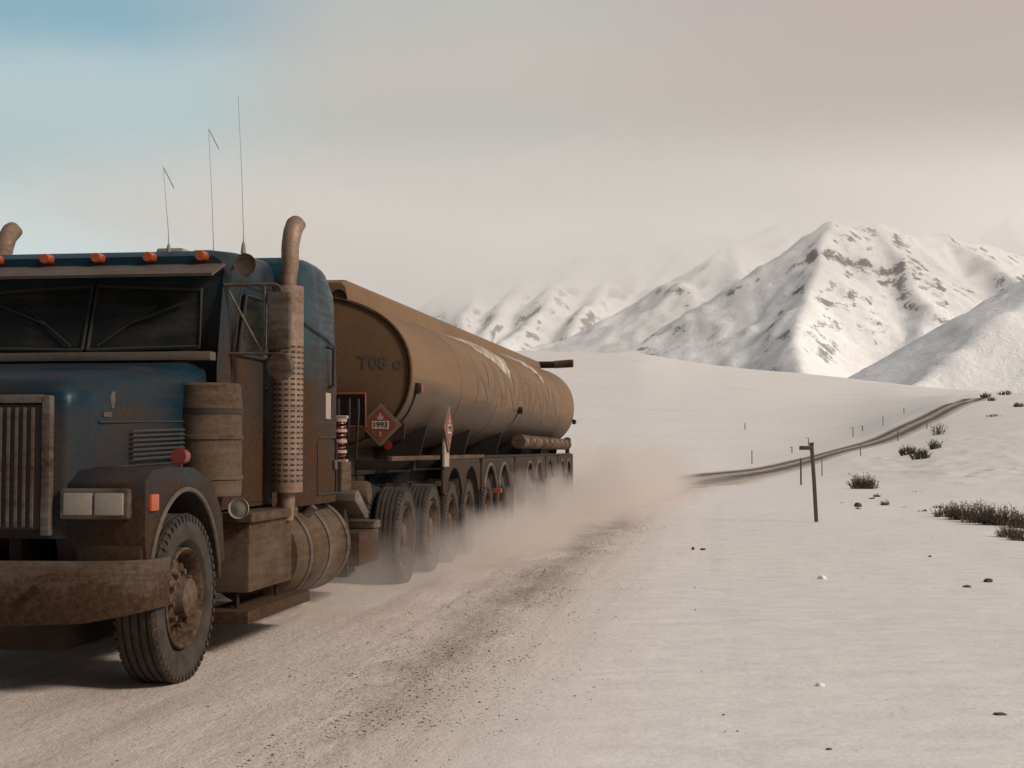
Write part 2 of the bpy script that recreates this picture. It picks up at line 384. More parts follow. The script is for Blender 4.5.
def road_mat():
    k = NT('snow_packed_gravel_road'); uv = k.n('ShaderNodeUVMap'); sp = k.n('ShaderNodeSeparateXYZ'); k.l(uv.outputs[0], sp.inputs[0])
    U = sp.outputs['X']; V = sp.outputs['Y']          # U: metres right of the centre line, V: metres along it
    v = k.coord(); n1 = k.noise(k.coord(scale=(1, .35, 1)), 1.2, 6, .65); n2 = k.noise(v, 13, 5, .75); n3 = k.noise(v, 55, 3, .7); big = k.noise(v, .25, 4, .6)
    snow = k.mix(k.g(n1, .35, .7), (.70, .60, .53, 1), (.56, .465, .395, 1))
    ln = k.noise(k.coord(scale=(2.2, .07, 1)), 1.6, 4, .6); snow = k.mix(k.math('MULTIPLY', k.g(ln, .48, .68), .45), snow, (.40, .315, .255, 1))
    dk = (.105, .085, .07, 1)
    def band(c0, w, nz=.9):
        d = k.math('ABSOLUTE', k.math('SUBTRACT', U, k.math('ADD', c0, k.math('MULTIPLY', k.math('SUBTRACT', big, .5), nz))))
        return k.math('SUBTRACT', 1, k.math('DIVIDE', d, w), clamp=True)
    # loose gravel swept to the right margin of the carriageway near the camera
    b = band(3.1, 1.0)
    patch = k.math('ADD', k.math('MULTIPLY', b, .30), k.math('ADD', k.math('MULTIPLY', n1, .35), k.math('MULTIPLY', n2, .45)))
    bf = k.n('ShaderNodeMapRange'); bf.inputs['From Min'].default_value = 84; bf.inputs['From Max'].default_value = 92; bf.inputs['To Min'].default_value = .25; k.l(V, bf.inputs['Value'])
    g1 = k.math('MULTIPLY', k.g(patch, .58, .74), bf.outputs[0])
    ruts = k.math('ADD', k.math('ADD', band(1.5, 1.7, .8), 0), k.math('ADD', band(-2.1, 1.7, .8), 0), clamp=True)
    far = k.n('ShaderNodeMapRange'); far.inputs['From Min'].default_value = 135; far.inputs['From Max'].default_value = 200; k.l(V, far.inputs['Value'])
    near = k.math('SUBTRACT', 1, far.outputs[0])
    rm = k.g(k.math('ADD', k.math('MULTIPLY', ruts, .5), k.math('MULTIPLY', n1, .5)), .30, .62)
    c = k.mix(k.math('MULTIPLY', k.math('MULTIPLY', g1, near), .48), snow, dk)
    c = k.mix(k.math('MULTIPLY', k.g(n3, .66, .72), k.math('MULTIPLY', near, .5)), c, dk)
    c = k.mix(k.math('MULTIPLY', rm, k.math('ADD', k.math('MULTIPLY', far.outputs[0], .85), .12)), k.mix(k.math('MULTIPLY', far.outputs[0], .5), c, (.25, .20, .165, 1)), (.10, .08, .064, 1))
    # shoulders: feather into clean snow
    eN = k.math('ADD', k.math('ABSOLUTE', U), k.math('MULTIPLY', k.math('SUBTRACT', n1, .5), 1.6))
    e = k.n('ShaderNodeMapRange'); e.inputs['From Min'].default_value = 3.3; e.inputs['From Max'].default_value = 4.6; k.l(eN, e.inputs['Value'])
    gc, gn2, gn3 = snow_colour(k); c = k.mix(e.outputs[0], c, gc)
    h = k.math('ADD', k.math('MULTIPLY', n2, .6), k.math('ADD', k.math('MULTIPLY', n1, 1.2), k.math('MULTIPLY', n3, .15)))
    hs_ = k.math('ADD', k.math('MULTIPLY', gn2, 1.0), k.math('MULTIPLY', gn3, .12)); h = k.math('ADD', k.math('MULTIPLY', h, k.math('SUBTRACT', 1, e.outputs[0])), k.math('MULTIPLY', hs_, e.outputs[0]))
    k.set(base=c, rough=.75, spec=.25, normal=k.bump(h, .6, .07)); return k.m
MROAD = road_mat()
# road sheet
W = np.linspace(-5.4, 5.4, 41)
T = np.gradient(RPA, axis=0); T /= np.linalg.norm(T, axis=1)[:, None]; NX, NY = T[:, 1], -T[:, 0]
RX = RPA[:, :1] + NX[:, None]*W; RY = RPA[:, 1:] + NY[:, None]*W
RZ = ground_z(RX, RY)
S = np.concatenate([[0], np.cumsum(np.linalg.norm(np.diff(RPA, axis=0), axis=1))])
ruts = sum(np.exp(-((W-c)/.35)**2) for c in (1.5, -.6, -3.2))
RZ = RZ + .03 - .022*ruts[None, :] + .012*fbm(RX/.7, RY/2.2, 3, 21)
edge = np.clip((np.abs(W)-.8)/3.6, 0, 1); edge = (edge*edge*(3-2*edge)); RZ = RZ - edge[None, :]*.034
ro = grid_obj('road', RX, RY, RZ, MROAD)
uvl = ro.data.uv_layers.new(name='UVMap'); n_, m_ = RX.shape
vi = np.zeros(len(ro.data.loops), np.int32); ro.data.loops.foreach_get('vertex_index', vi)
uvd = np.stack([np.tile(W, n_)[vi], np.repeat(S, m_)[vi]], -1); uvl.data.foreach_set('uv', uvd.ravel().astype(np.float32))
tag(ro, 'snow packed gravel road with dark wheel ruts', 'road', kind='structure')

# ------------------------------------------------------------------ mountains
def mtn_mat(name, rock=.5, seed=0, lo=.55):
    k = NT(name); tc = k.n('ShaderNodeTexCoord'); ob = tc.outputs['Object']
    sp = k.n('ShaderNodeSeparateXYZ'); k.l(ob, sp.inputs[0])
    ge = k.n('ShaderNodeNewGeometry'); nz = k.n('ShaderNodeSeparateXYZ'); k.l(ge.outputs['Normal'], nz.inputs[0])
    off = k.n('ShaderNodeMapping'); off.inputs['Location'].default_value = (seed*91., seed*37., 0); k.l(ob, off.inputs[0]); v = off.outputs[0]
    big = k.noise(v, .0022, 4, .6); mid = k.noise(v, .017, 8, .72, .4); fine = k.noise(v, .085, 5, .75)
    st = k.n('ShaderNodeMapping'); st.inputs['Scale'].default_value = (.25, .25, 3.2); k.l(v, st.inputs[0]); strata = k.noise(st.outputs[0], .012, 5, .6)
    steep = k.n('ShaderNodeMapRange'); steep.inputs['From Min'].default_value = .83; steep.inputs['From Max'].default_value = .60; k.l(nz.outputs['Z'], steep.inputs['Value'])
    f = k.math('ADD', k.math('MULTIPLY', big, .30), k.math('ADD', k.math('MULTIPLY', mid, .32), k.math('MULTIPLY', fine, .24)))
    f = k.math('ADD', f, k.math('ADD', k.math('MULTIPLY', strata, .20), k.math('MULTIPLY', steep.outputs[0], .26)))
    m = k.g(f, lo, lo + .055)
    sk_ = k.n('ShaderNodeMapping'); sk_.inputs['Scale'].default_value = (1, 1, .16); k.l(v, sk_.inputs[0]); streak = k.noise(sk_.outputs[0], .032, 5, .65, .5)
    f2 = k.math('ADD', k.math('MULTIPLY', big, .35), k.math('ADD', k.math('MULTIPLY', streak, .45), k.math('ADD', k.math('MULTIPLY', fine, .25), k.math('MULTIPLY', steep.outputs[0], .24))))
    m2 = k.g(f2, lo - .03, lo + .03); m = k.math('MAXIMUM', k.math('MULTIPLY', m, .8), k.math('MULTIPLY', m2, .75))
    c = k.mix(k.math('MULTIPLY', m, rock), (.90, .88, .86, 1), (.11, .088, .072, 1))
    k.set(base=c, rough=.85, spec=.2, normal=k.bump(k.math('ADD', k.math('ADD', mid, k.math('MULTIPLY', streak, 1.2)), k.math('MULTIPLY', fine, .3)), .45, 8)); return k.m

def mountain(name, ridges, x0, x1, y0, y1, step, mat, slope, amp, seed, label):
    xs = np.arange(x0, x1, step); ys = np.arange(y0, y1, step); X, Y = np.meshgrid(xs, ys, indexing='ij')
    wx = X + 90*fbm(X/500, Y/500, 4, seed+40); wy = Y + 90*fbm(X/500, Y/500, 4, seed+50)
    H = np.full(X.shape, -1e9)
    for rd in ridges:
        sl = slope; P = rd
        if isinstance(rd, tuple): P, sl = rd
        for a, b in zip(P[:-1], P[1:]):
            ax, ay, az = a; bx, by, bz = b; dx, dy = bx-ax, by-ay; L = dx*dx+dy*dy
            t = np.clip(((wx-ax)*dx + (wy-ay)*dy)/L, 0, 1); d = np.hypot(wx-ax-t*dx, wy-ay-t*dy)
            d = np.sqrt(d*d + 12**2) - 12
            h = az + t*(bz-az) - sl*d/(1 + d/3800.)
            k = 18.; H = np.where(np.abs(H-h) < 200, np.maximum(H, h) + k*np.log1p(np.exp(-np.abs(H-h)/k))*.6, np.maximum(H, h))
    rel = np.clip((H - 60)/300, 0.05, 1)
    H = H + amp*rel*(fbm(X/330, Y/330, 6, seed, True, .52)) + amp*.62*rel*fbm(X/120, Y/120, 6, seed+9, True, .6)
    H = np.maximum(H, -60)
    o = grid_obj(name, X, Y, H, mat); tag(o, label, 'mountain', kind='structure'); return o
def ridge(*pts): return [tuple(at_r(u, v, r)) for u, v, r in pts]
MM1 = mtn_mat('snowy_rock_face', .95, 1, .650); MM2 = mtn_mat('snowy_ridge_face', .85, 2, .665); MM3 = mtn_mat('snowy_far_face', .8, 3, .68); MM4 = mtn_mat('snowy_slope', .7, 4, .74)
def bounds(rs, pad):
    a = np.array([p for r in rs for p in (r[0] if isinstance(r, tuple) else r)]); return a[:, 0].min()-pad, a[:, 0].max()+pad, a[:, 1].min()-pad, a[:, 1].max()+pad
rs = [ridge((828, 224, 5000), (790, 252, 4900), (742, 287, 4800), (700, 315, 4700), (652, 343, 4600), (606, 362, 4500)),
      ridge((828, 224, 5000), (880, 231, 5200), (940, 240, 5500), (1010, 256, 5800), (1110, 285, 6200)),
      ridge((828, 224, 5000), (822, 262, 4650), (808, 312, 4250), (800, 352, 3850), (796, 386, 3450)),
      ridge((880, 231, 5200), (905, 266, 4800), (930, 312, 4450), (925, 352, 4150)),
      ridge((742, 287, 4800), (748, 322, 4500), (742, 365, 4100)),
      ridge((940, 240, 5500), (990, 262, 5150), (1030, 300, 4800))]
b = bounds(rs, 900); mountain('mountain', rs, b[0], b[1], b[2], b[3], 13, MM1, .78, 46, 11, 'main snowy mountain with a rocky triangular face, its summit in low cloud')
rs = [ridge((596, 366, 6200), (640, 330, 6400), (690, 288, 6600), (735, 250, 6900), (780, 226, 7200), (900, 236, 7600)),
      ridge((735, 250, 6900), (742, 300, 6300), (735, 350, 5800)), ridge((690, 288, 6600), (700, 330, 6200))]
b = bounds(rs, 900); mountain('mountain', rs, b[0], b[1], b[2], b[3], 18, MM2, .70, 60, 22, 'pale mountain ridge rising behind the main peak into the cloud')
rs = [ridge((380, 340, 8600), (432, 306, 8600), (480, 284, 8600), (530, 272, 8600), (590, 258, 8600), (640, 255, 8700), (690, 243, 8900), (770, 238, 9200)),
      ridge((590, 258, 8600), (560, 288, 8100), (530, 318, 7600), (500, 348, 7000)),
      ridge((640, 255, 8700), (605, 290, 8100), (575, 325, 7500), (560, 352, 6900)),
      ridge((690, 240, 8900), (655, 285, 8200), (640, 330, 7500)), ridge((480, 284, 8600), (462, 318, 8000), (455, 345, 7400)),
      ridge((530, 272, 8600), (508, 305, 8100), (480, 340, 7500))]
b = bounds(rs, 1000); mountain('mountain', rs, b[0], b[1], b[2], b[3], 22, MM3, .80, 75, 33, 'farthest mountain range above the tanker, layered rock showing through snow')
rs = [ridge((1180, 175, 3300), (1090, 250, 3100), (1040, 290, 2950), (1000, 322, 2800), (955, 357, 2650), (905, 391, 2500), (870, 405, 2400))]
b = bounds(rs, 700); mountain('mountain', rs, b[0], b[1], b[2], b[3], 12, MM4, .62, 34, 44, 'smooth snow slope rising out of the picture beyond the end of the road')
rs = [ridge((930, 268, 8200), (975, 246, 8300), (1010, 228, 8500), (1080, 218, 8700), (1200, 212, 8900)), ridge((1010, 228, 8500), (1030, 258, 7900), (1040, 290, 7300)), ridge((975, 246, 8300), (990, 270, 7800))]
b = bounds(rs, 900); mountain('mountain', rs, b[0], b[1], b[2], b[3], 20, MM3, .75, 90, 55, 'distant peak streaked with bare rock behind the main mountain')

# ------------------------------------------------------------------ wheels
def wheel(parent, x, y, z=.525, side=1, r=.525, w=.27, front=False, proto={}):
    """side=+1: outer face looks towards +X"""
    e = empty('wheel', (x - OFF[topof(parent)][0], y - OFF[topof(parent)][1], z - OFF[topof(parent)][2]), parent)
    key = (front, side)
    if key not in proto:
        h = w/2; n = 72
        prof = [(-h*.55, r*.60), (-h*.95, r*.70), (-h, r*.84), (-h*.92, r*.95)]
        zz = [-h*.84]
        for g in (-.56, -.19, .19, .56):
            prof += [(h*(g-.07), r), (h*(g-.05), r-.016), (h*(g+.05), r-.016), (h*(g+.07), r)]
        prof.insert(4, (-h*.84, r-.002)); prof += [(h*.84, r-.002), (h*.92, r*.95), (h, r*.84), (h*.95, r*.70), (h*.55, r*.60), (h*.3, r*.57), (-h*.3, r*.57)]
        t = M(); rings = []
        for a, q in prof:
            rings.append([(a, q*math.cos(2*math.pi*k/n), q*math.sin(2*math.pi*k/n)) for k in range(n)])
        rings.append(rings[0]); t.rings(rings, (False, False))
        # shoulder lugs
        for k in range(54):
            an = 2*math.pi*k/54; c, s_ = math.cos(an), math.sin(an); c2, s2 = math.cos(an+.06), math.sin(an+.06)
            for sg in (-1, 1):
                x0, x1 = sg*h*.80, sg*h*1.0
                t.add([(x0, q*cc, q*ss) for (cc, ss) in ((c, s_), (c2, s2)) for q in (r-.01, r+.004)] + [(x1, q*cc, q*ss) for (cc, ss) in ((c, s_), (c2, s2)) for q in (r-.045, r-.012)],
                      [(0,1,3,2), (4,6,7,5), (0,4,5,1), (2,3,7,6), (1,5,7,3), (0,2,6,4)])
        rm = M(); R_ = r*.60
        if front:   # convex hub, hand holes
            rp = [(-.09*side, R_*.99), (.115*side, R_), (.125*side, R_*.97), (.10*side, R_*.90), (.02*side, R_*.86), (.035*side, R_*.62), (.075*side, R_*.52), (.085*side, R_*.42), (.10*side, R_*.40), (.15*side, R_*.38), (.165*side, R_*.30), (.168*side, .001)]
        else:
            rp = [(-.10*side, R_*.99), (.115*side, R_), (.125*side, R_*.97), (.10*side, R_*.91), (-.03*side, R_*.84), (-.055*side, R_*.60), (-.05*side, R_*.45), (.02*side, R_*.42), (.10*side, R_*.36), (.11*side, .001)]
        rm.lathe(rp, 40, 'x')
        nuts = rm
        for k in range(10):
            an = 2*math.pi*k/10; c = (.0, R_*.52*math.cos(an), R_*.52*math.sin(an)); b0 = (.06 if front else -.06)*side
            nuts.tube([(b0, c[1], c[2]), (b0+.05*side, c[1], c[2])], .02, 6)
        for k in range(8):
            an = 2*math.pi*(k+.5)/8; b0 = (.026 if front else -.042)*side
            nuts.tube([(b0-.01*side, R_*.74*math.cos(an), R_*.74*math.sin(an)), (b0+.012*side, R_*.74*math.cos(an), R_*.74*math.sin(an))], .036, 12)
        objs = []
        for nm, mb, mt in (('tyre', t, MTYRE), ('rim', rm, MRIM)):
            o = mb.build(nm, mt); objs.append(o.data); bpy.data.objects.remove(o)
        proto[key] = objs
    for nm, me in zip(('tyre', 'rim'), proto[key]):
        o = bpy.data.objects.new(nm, me); col.objects.link(o); o.parent = e; o.rotation_euler[0] = 0
    e.rotation_euler[0] = random.uniform(0, 6.28)
    return e

# ------------------------------------------------------------------ tractor
CX = -4.45
tr = empty('truck_tractor', (CX, 8.6, 0)); tag(tr, 'dark teal blue highway truck tractor with sleeper cab, chrome stack and heavy brown road grime', 'truck')
def bx(x0, x1, y0, y1, z0, z1): return M().box(CX+x0, CX+x1, y0, y1, z0, z1)
fr = M(); fr.box(CX-.43, CX-.35, 8.0, 17.6, .78, 1.03).box(CX+.35, CX+.43, 8.0, 17.6, .78, 1.03)
for y in (9.0, 11.0, 13.2, 14.3, 16.0, 17.5): fr.box(CX-.35, CX+.35, y, y+.1, .8, 1.0)
fr.build('chassis_frame', MFRM, tr, .008)
M().box(CX-.45, CX+.45, 8.3, 9.7, .85, 1.5).build('engine', MFRM, tr, .02)
M().box(CX-.72, CX+.72, 8.02, 10.6, .26, .78).build('sun_blocker', MFRM, tr, .04)  # added box that keeps sun off the ground under the nose
M().box(CX-.35, CX+.35, 10.6, 14.0, .34, .78).build('gearbox', MFRM, tr, .04)
for sy, s2 in ((8.6, 1),): M().tube([(CX-.95, sy, .525), (CX+.95, sy, .525)], .06, 12).build('axle', MFRM, tr)
for sy in (15.25, 16.75): M().tube([(CX-1.0, sy, .525), (CX-.3, sy, .525), (CX, sy, .525), (CX+.3, sy, .525), (CX+1.0, sy, .525)], [.07, .08, .2, .08, .07], 14).build('axle', MFRM, tr)
# bumper: swept ends
pr = [(-1.27, 8.22), (-1.25, 7.98), (-1.12, 7.86), (-.9, 7.80), (-.4, 7.765), (.4, 7.765), (.9, 7.80), (1.12, 7.86), (1.25, 7.98), (1.27, 8.22)]
inner = [(x*.975, y+.03) for x, y in pr]
def zb(x, top): return (.81 if top else .435 + .09*max(0, (abs(x)-.7)/.57)**1.5)
rows = []
for t in range(7):
    f = t/6; bul = .035*math.sin(math.pi*f)
    rows.append([(CX+x, y-bul, zb(x, 0) + (zb(x, 1)-zb(x, 0))*f) for x, y in pr])
m = M(); o0 = 0
ri = [[(CX+x, y, zb(x, 0) + (zb(x, 1)-zb(x, 0))*t/6) for x, y in inner] for t in range(7)]
rings = []
for j in range(len(pr)):
    rings.append([rows[t][j] for t in range(7)] + [ri[t][j] for t in range(6, -1, -1)])
m.rings(rings); m.build('bumper', MBUMP, tr, 0, 50)
for s in (-.62, -.2, .25, .66): M().tube([(CX+s, 7.70, .66), (CX+s, 7.80, .66)], .025, 8).build('bumper_bolt', MFRM, tr)
bx(-.4, .4, 7.745, 7.80, .79, .80)
# hood with integrated fenders
def hood_ring(y, hw, zt, zb_, rc):
    pts = []
    for sx in (1, -1):
        seg = []
        for k in range(7):
            a = R(90)*k/6; seg.append((CX + sx*(hw - rc + rc*math.cos(a)*1.0), y, zt - rc*.8 + rc*.8*math.sin(a)))
        seg.insert(0, (CX+sx*hw*1.0, y, zb_)); pts += seg if sx == 1 else seg[::-1]
    return pts
hs = [(7.93, .70, 1.80, .93, .16), (7.97, .75, 1.86, .93, .18), (8.2, .78, 1.91, .93, .18), (8.8, .84, 1.98, .95, .18), (9.4, .89, 2.04, 1.0, .16), (9.74, .93, 2.08, 1.0, .14)]
hood = M().rings([hood_ring(*h) for h in hs]).build('hood', MB_, tr, 0, 50)
gr = M(); gr.box(CX-.60, CX+.60, 7.885, 7.925, .98, 1.72).build('grille', MLINE, tr, .02)
g2 = topof(tr); gm = M()
for k in range(23): x = -.55 + k*.05; gm.box(CX+x-.008, CX+x+.008, 7.872, 7.884, 1.0, 1.70)
gril = [o for o in col.objects if o.name == 'grille'][0]
gm.build('grille_bars', MCHR, gril)
fm = M(); fm.box(CX-.66, CX-.605, 7.87, 7.93, .95, 1.77).box(CX+.605, CX+.66, 7.87, 7.93, .95, 1.77).box(CX-.605, CX+.605, 7.87, 7.93, 1.725, 1.775); fm.build('grille_surround', MCHR, gril, .01)
# hood seam, latch, vent louvres on the hood side
for zc in (1.34, 1.62): M().tube([(CX+.795+.0, 8.25, zc), (CX+.905, 9.55, zc+.03)], .007, 6).build('hood_trim', MLINE, hood)
lv = M()
for k in range(7): lv.add([(CX+.845+.012*k*.0+.012, 8.62, 1.40+k*.03), (CX+.915, 9.35, 1.42+k*.03), (CX+.93, 9.35, 1.405+k*.03), (CX+.86, 8.62, 1.385+k*.03)], [(0, 1, 2, 3)])
lv.build('louvres', MLINE, hood)
bd = M(); bd.lathe([(0, .065), (.012, .06), (.014, .001)], 6, 'x', (CX+.792, 8.45, 1.76)); bd.box(CX+.79, CX+.802, 8.30, 8.62, 1.655, 1.685); bd.build('hood_emblem', MCHR, hood)
for s in (1, -1):
    arch = [(8.6+.60*math.cos(a), .55+.64*math.sin(a)) for a in [R(8 + 164*k/18) for k in range(19)]]   # rear lower -> front lower
    outer = [(7.96, .90), (7.955, 1.26), (8.05, 1.33), (8.3, 1.35), (8.75, 1.34), (9.1, 1.25), (9.3, 1.02), (9.36, .72)]
    prof = outer + [(9.24, .66)] + arch + [(7.98, .86)]
    xa, xb = (CX+s*.66, CX+s*1.215)
    fd = M().prism(prof, xa, xb).build('fender', MB_, tr, .03, 50)
    # lip of the arch
    M().tube([(CX+s*1.222, 8.6+.615*math.cos(R(a)), .55+.655*math.sin(R(a))) for a in range(4, 178, 8)], .016, 8).build('fender_lip', MBUMP, fd)
    M().box(CX+s*.78, CX+s*1.19, 7.96, 8.15, .50, .90).build('fender_apron', MB_, fd, .02)
    # headlamps
    hb = M().box(CX+.71 if s > 0 else CX-1.13, CX+1.13 if s > 0 else CX-.71, 7.90, 7.97, 1.045, 1.225).build('headlight', MCHR, tr, .018)
    for k in range(2):
        x0 = .74 + k*.19; a, b_ = sorted((s*x0, s*(x0+.175)))
        M().box(CX+a, CX+b_, 7.884, 7.905, 1.07, 1.20).build('headlamp_lens', MLENS, hb, .01)
    a, b_ = sorted((s*1.195, s*1.235)); M().box(CX+a, CX+b_, 8.0, 8.12, 1.09, 1.19).build('turn_signal', MAMB, fd, .01)
    M().tube([(CX+s*1.18, 8.60, 1.33), (CX+s*1.18, 8.60, 1.40)], .012, 6).tube([(CX+s*1.18, 8.56, 1.41), (CX+s*1.18, 8.64, 1.41)], .05, 16).build('marker_light', MRED, tr)
    wheel(tr, CX+s*1.10, 8.6, side=s, front=True)
    for y in (15.25, 16.75):
        wheel(tr, CX+s*1.10, y, side=s); wheel(tr, CX+s*.78, y, side=s)
# air cleaners
for s in (1, -1):
    c = (CX+s*.99, 9.62, 0); r = .235
    ac = M().lathe([(1.12, r*.5), (1.13, r*.97), (1.15, r), (1.24, r), (1.245, r+.012), (1.27, r+.012), (1.275, r), (1.52, r), (1.525, r+.012), (1.55, r+.012), (1.555, r), (1.80, r), (1.83, r*.97), (1.90, r*.97), (1.915, r*.9), (1.92, .001)], 40, 'z', c).build('air_cleaner', MALU, tr)
    M().lathe([(1.70, r+.004), (1.70, r+.006), (1.74, r+.010), (1.74, r+.004)], 40, 'z', c).build('clamp_band', MLINE, ac)
    M().tube([(CX+s*.99, 9.62, 1.12), (CX+s*.95, 9.64, 1.02), (CX+s*.7, 9.68, .98)], .09, 12).build('intake_pipe', MFRM, ac)
# cab
def cab_ring(y, hw, zt, zb_, rc, taper=.0):
    pts = []
    for sx in (1, -1):
        seg = [(CX+sx*hw, y, zb_), (CX+sx*hw, y, 2.05)] 
        for k in range(7):
            a = R(90)*k/6; seg.append((CX + sx*(hw - taper - rc + rc*math.cos(a)), y, zt - rc + rc*math.sin(a)))
        pts += seg if sx == 1 else seg[::-1]
    return pts
def cab_shell(rings_):
    return M().rings(rings_)
def lean(ring, y0, y1, z0, z1):   # lean a front ring back between z0 and z1
    out = []
    for x, y, z in ring:
        t = min(1, max(0, (z-z0)/(z1-z0))); out.append((x, y0 + (y1-y0)*t, z))
    return out
CH = 1.02
front = lean(cab_ring(0, CH-.02, 2.88, 1.02, .12, .04), 9.76, 10.02, 2.08, 2.80)
front2 = lean(cab_ring(0, CH, 2.93, 1.02, .13, .04), 9.80, 10.12, 2.08, 2.86)
cab = cab_shell([front, front2, cab_ring(10.5, CH, 2.97, 1.02, .14, .04), cab_ring(11.16, CH, 3.0, 1.02, .14, .04)]).build('cab', MCAB, tr, 0, 50)
# windshield panes and frames (raked plane)
def wplane(x, z, o=0.):
    t = (z-2.08)/(2.80-2.08); y = 9.76 + .26*t; return (CX+x, y - .012 - o, z)
for s in (1, -1):
    a = [(.02*s, 2.17), (.86*s, 2.19), (.82*s, 2.62), (.02*s, 2.66)]
    g = M(); g.add([wplane(x, z, .006) for x, z in a] + [wplane(x, z, -.02) for x, z in a], [(0, 1, 2, 3), (7, 6, 5, 4), (0, 4, 5, 1), (1, 5, 6, 2), (2, 6, 7, 3), (3, 7, 4, 0)])
    w = g.build('windshield', MGLASS, cab)
    M().tube([wplane(x, z, .008) for x, z in a + a[:1]], .016, 8).build('windshield_seal', MBLK, w)
    M().tube([wplane(.1*s, 2.20, .03), wplane(.50*s, 2.50, .03)], .007, 6).tube([wplane(.33*s, 2.37, .04), wplane(.72*s, 2.52, .035)], .008, 6).build('wiper', MBLK, w)
M().box(CX-.99, CX+.99, 9.66, 9.78, 2.085, 2.15).build('cowl', MBUMP, cab, .015)
# visor
vs = M().prism([(9.70, 2.69), (9.985, 2.80), (9.985, 2.815), (9.69, 2.71)], CX-.98, CX+.98).build('sun_visor', MBUMP, cab)
for k in range(5):
    x = -.8 + .4*k
    ml = M().lathe([(-.09, .035), (0, .042), (.01, .036)], 12, 'y', (CX+x, 10.02, 2.87)).build('marker_light', MAMB, cab)
# door on each side
for s in (1, -1):
    xs = CX + s*(CH+.002)
    dp = [(10.02, 1.06), (11.0, 1.06), (11.0, 2.72), (10.24, 2.72), (10.02, 2.15)]
    M().tube([(xs, y, z) for y, z in dp + dp[:1]], .007, 6).build('door_seam', MLINE, cab)
    dw = [(10.14, 2.16), (10.92, 2.16), (10.92, 2.62), (10.32, 2.62)]
    g = M(); a, b_ = xs - s*.02, xs + s*.006
    g.add([(b_, y, z) for y, z in dw] + [(a, y, z) for y, z in dw], [(0, 1, 2, 3), (7, 6, 5, 4), (0, 4, 5, 1), (1, 5, 6, 2), (2, 6, 7, 3), (3, 7, 4, 0)])
    w = g.build('side_window', MGLASS, cab); M().tube([(b_, y, z) for y, z in dw + dw[:1]], .014, 8).build('window_seal', MBLK, w)
    M().box(*sorted((xs, xs+s*.03)), 10.80, 10.94, 1.92, 1.95).build('door_handle', MCHR, cab, .006)
    M().tube([(xs, 11.06, 1.25), (xs+s*.06, 11.06, 1.27), (xs+s*.06, 11.06, 2.3), (xs, 11.06, 2.32)], .014, 8).build('grab_rail', MCHR, cab)
    # mirror bracket
    xo = CX + s*1.40; yb = 9.98
    br = M(); br.tube([(xs-s*.05, yb, 2.655), (xo-.04*s, yb, 2.655), (xo, yb, 2.63), (xo, yb, 2.60)], .013, 8).tube([(xs-s*.05, yb, 2.15), (xo, yb, 2.15), (xo, yb, 2.6)], .013, 8)
    br.tube([(xs-s*.02, yb, 2.62), (CX+s*1.26, yb, 2.16)], .010, 8).tube([(CX+s*1.28, yb, 2.15), (CX+s*1.28, yb, 2.655)], .010, 8); brk = br.build('mirror_bracket', MCHR, tr)
    M().box(*sorted((xo-.10*s-.0, xo+.07*s)), yb-.02, yb+.05, 2.18, 2.60).build('side_mirror', MCHR, brk, .02)
    M().lathe([(-.02, .06), (-.015, .09), (.01, .105), (.05, .10), (.052, .001)], 28, 'y', (xo+.0*s, yb-.03, 2.055)).build('round_mirror', MCHR, brk)
    # round lamp and horns on the roof corner
    M().lathe([(.08, .02), (.05, .05), (0, .085), (-.012, .085), (-.004, .07), (-.004, .001)], 28, 'y', (CX+s*1.13, 9.98, 2.80)).build('spot_lamp', MCHR, tr)
    M().tube([(CX+s*1.0, 10.1, 2.80), (CX+s*1.13, 10.05, 2.80)], .018, 8).build('lamp_arm', MCHR, tr)
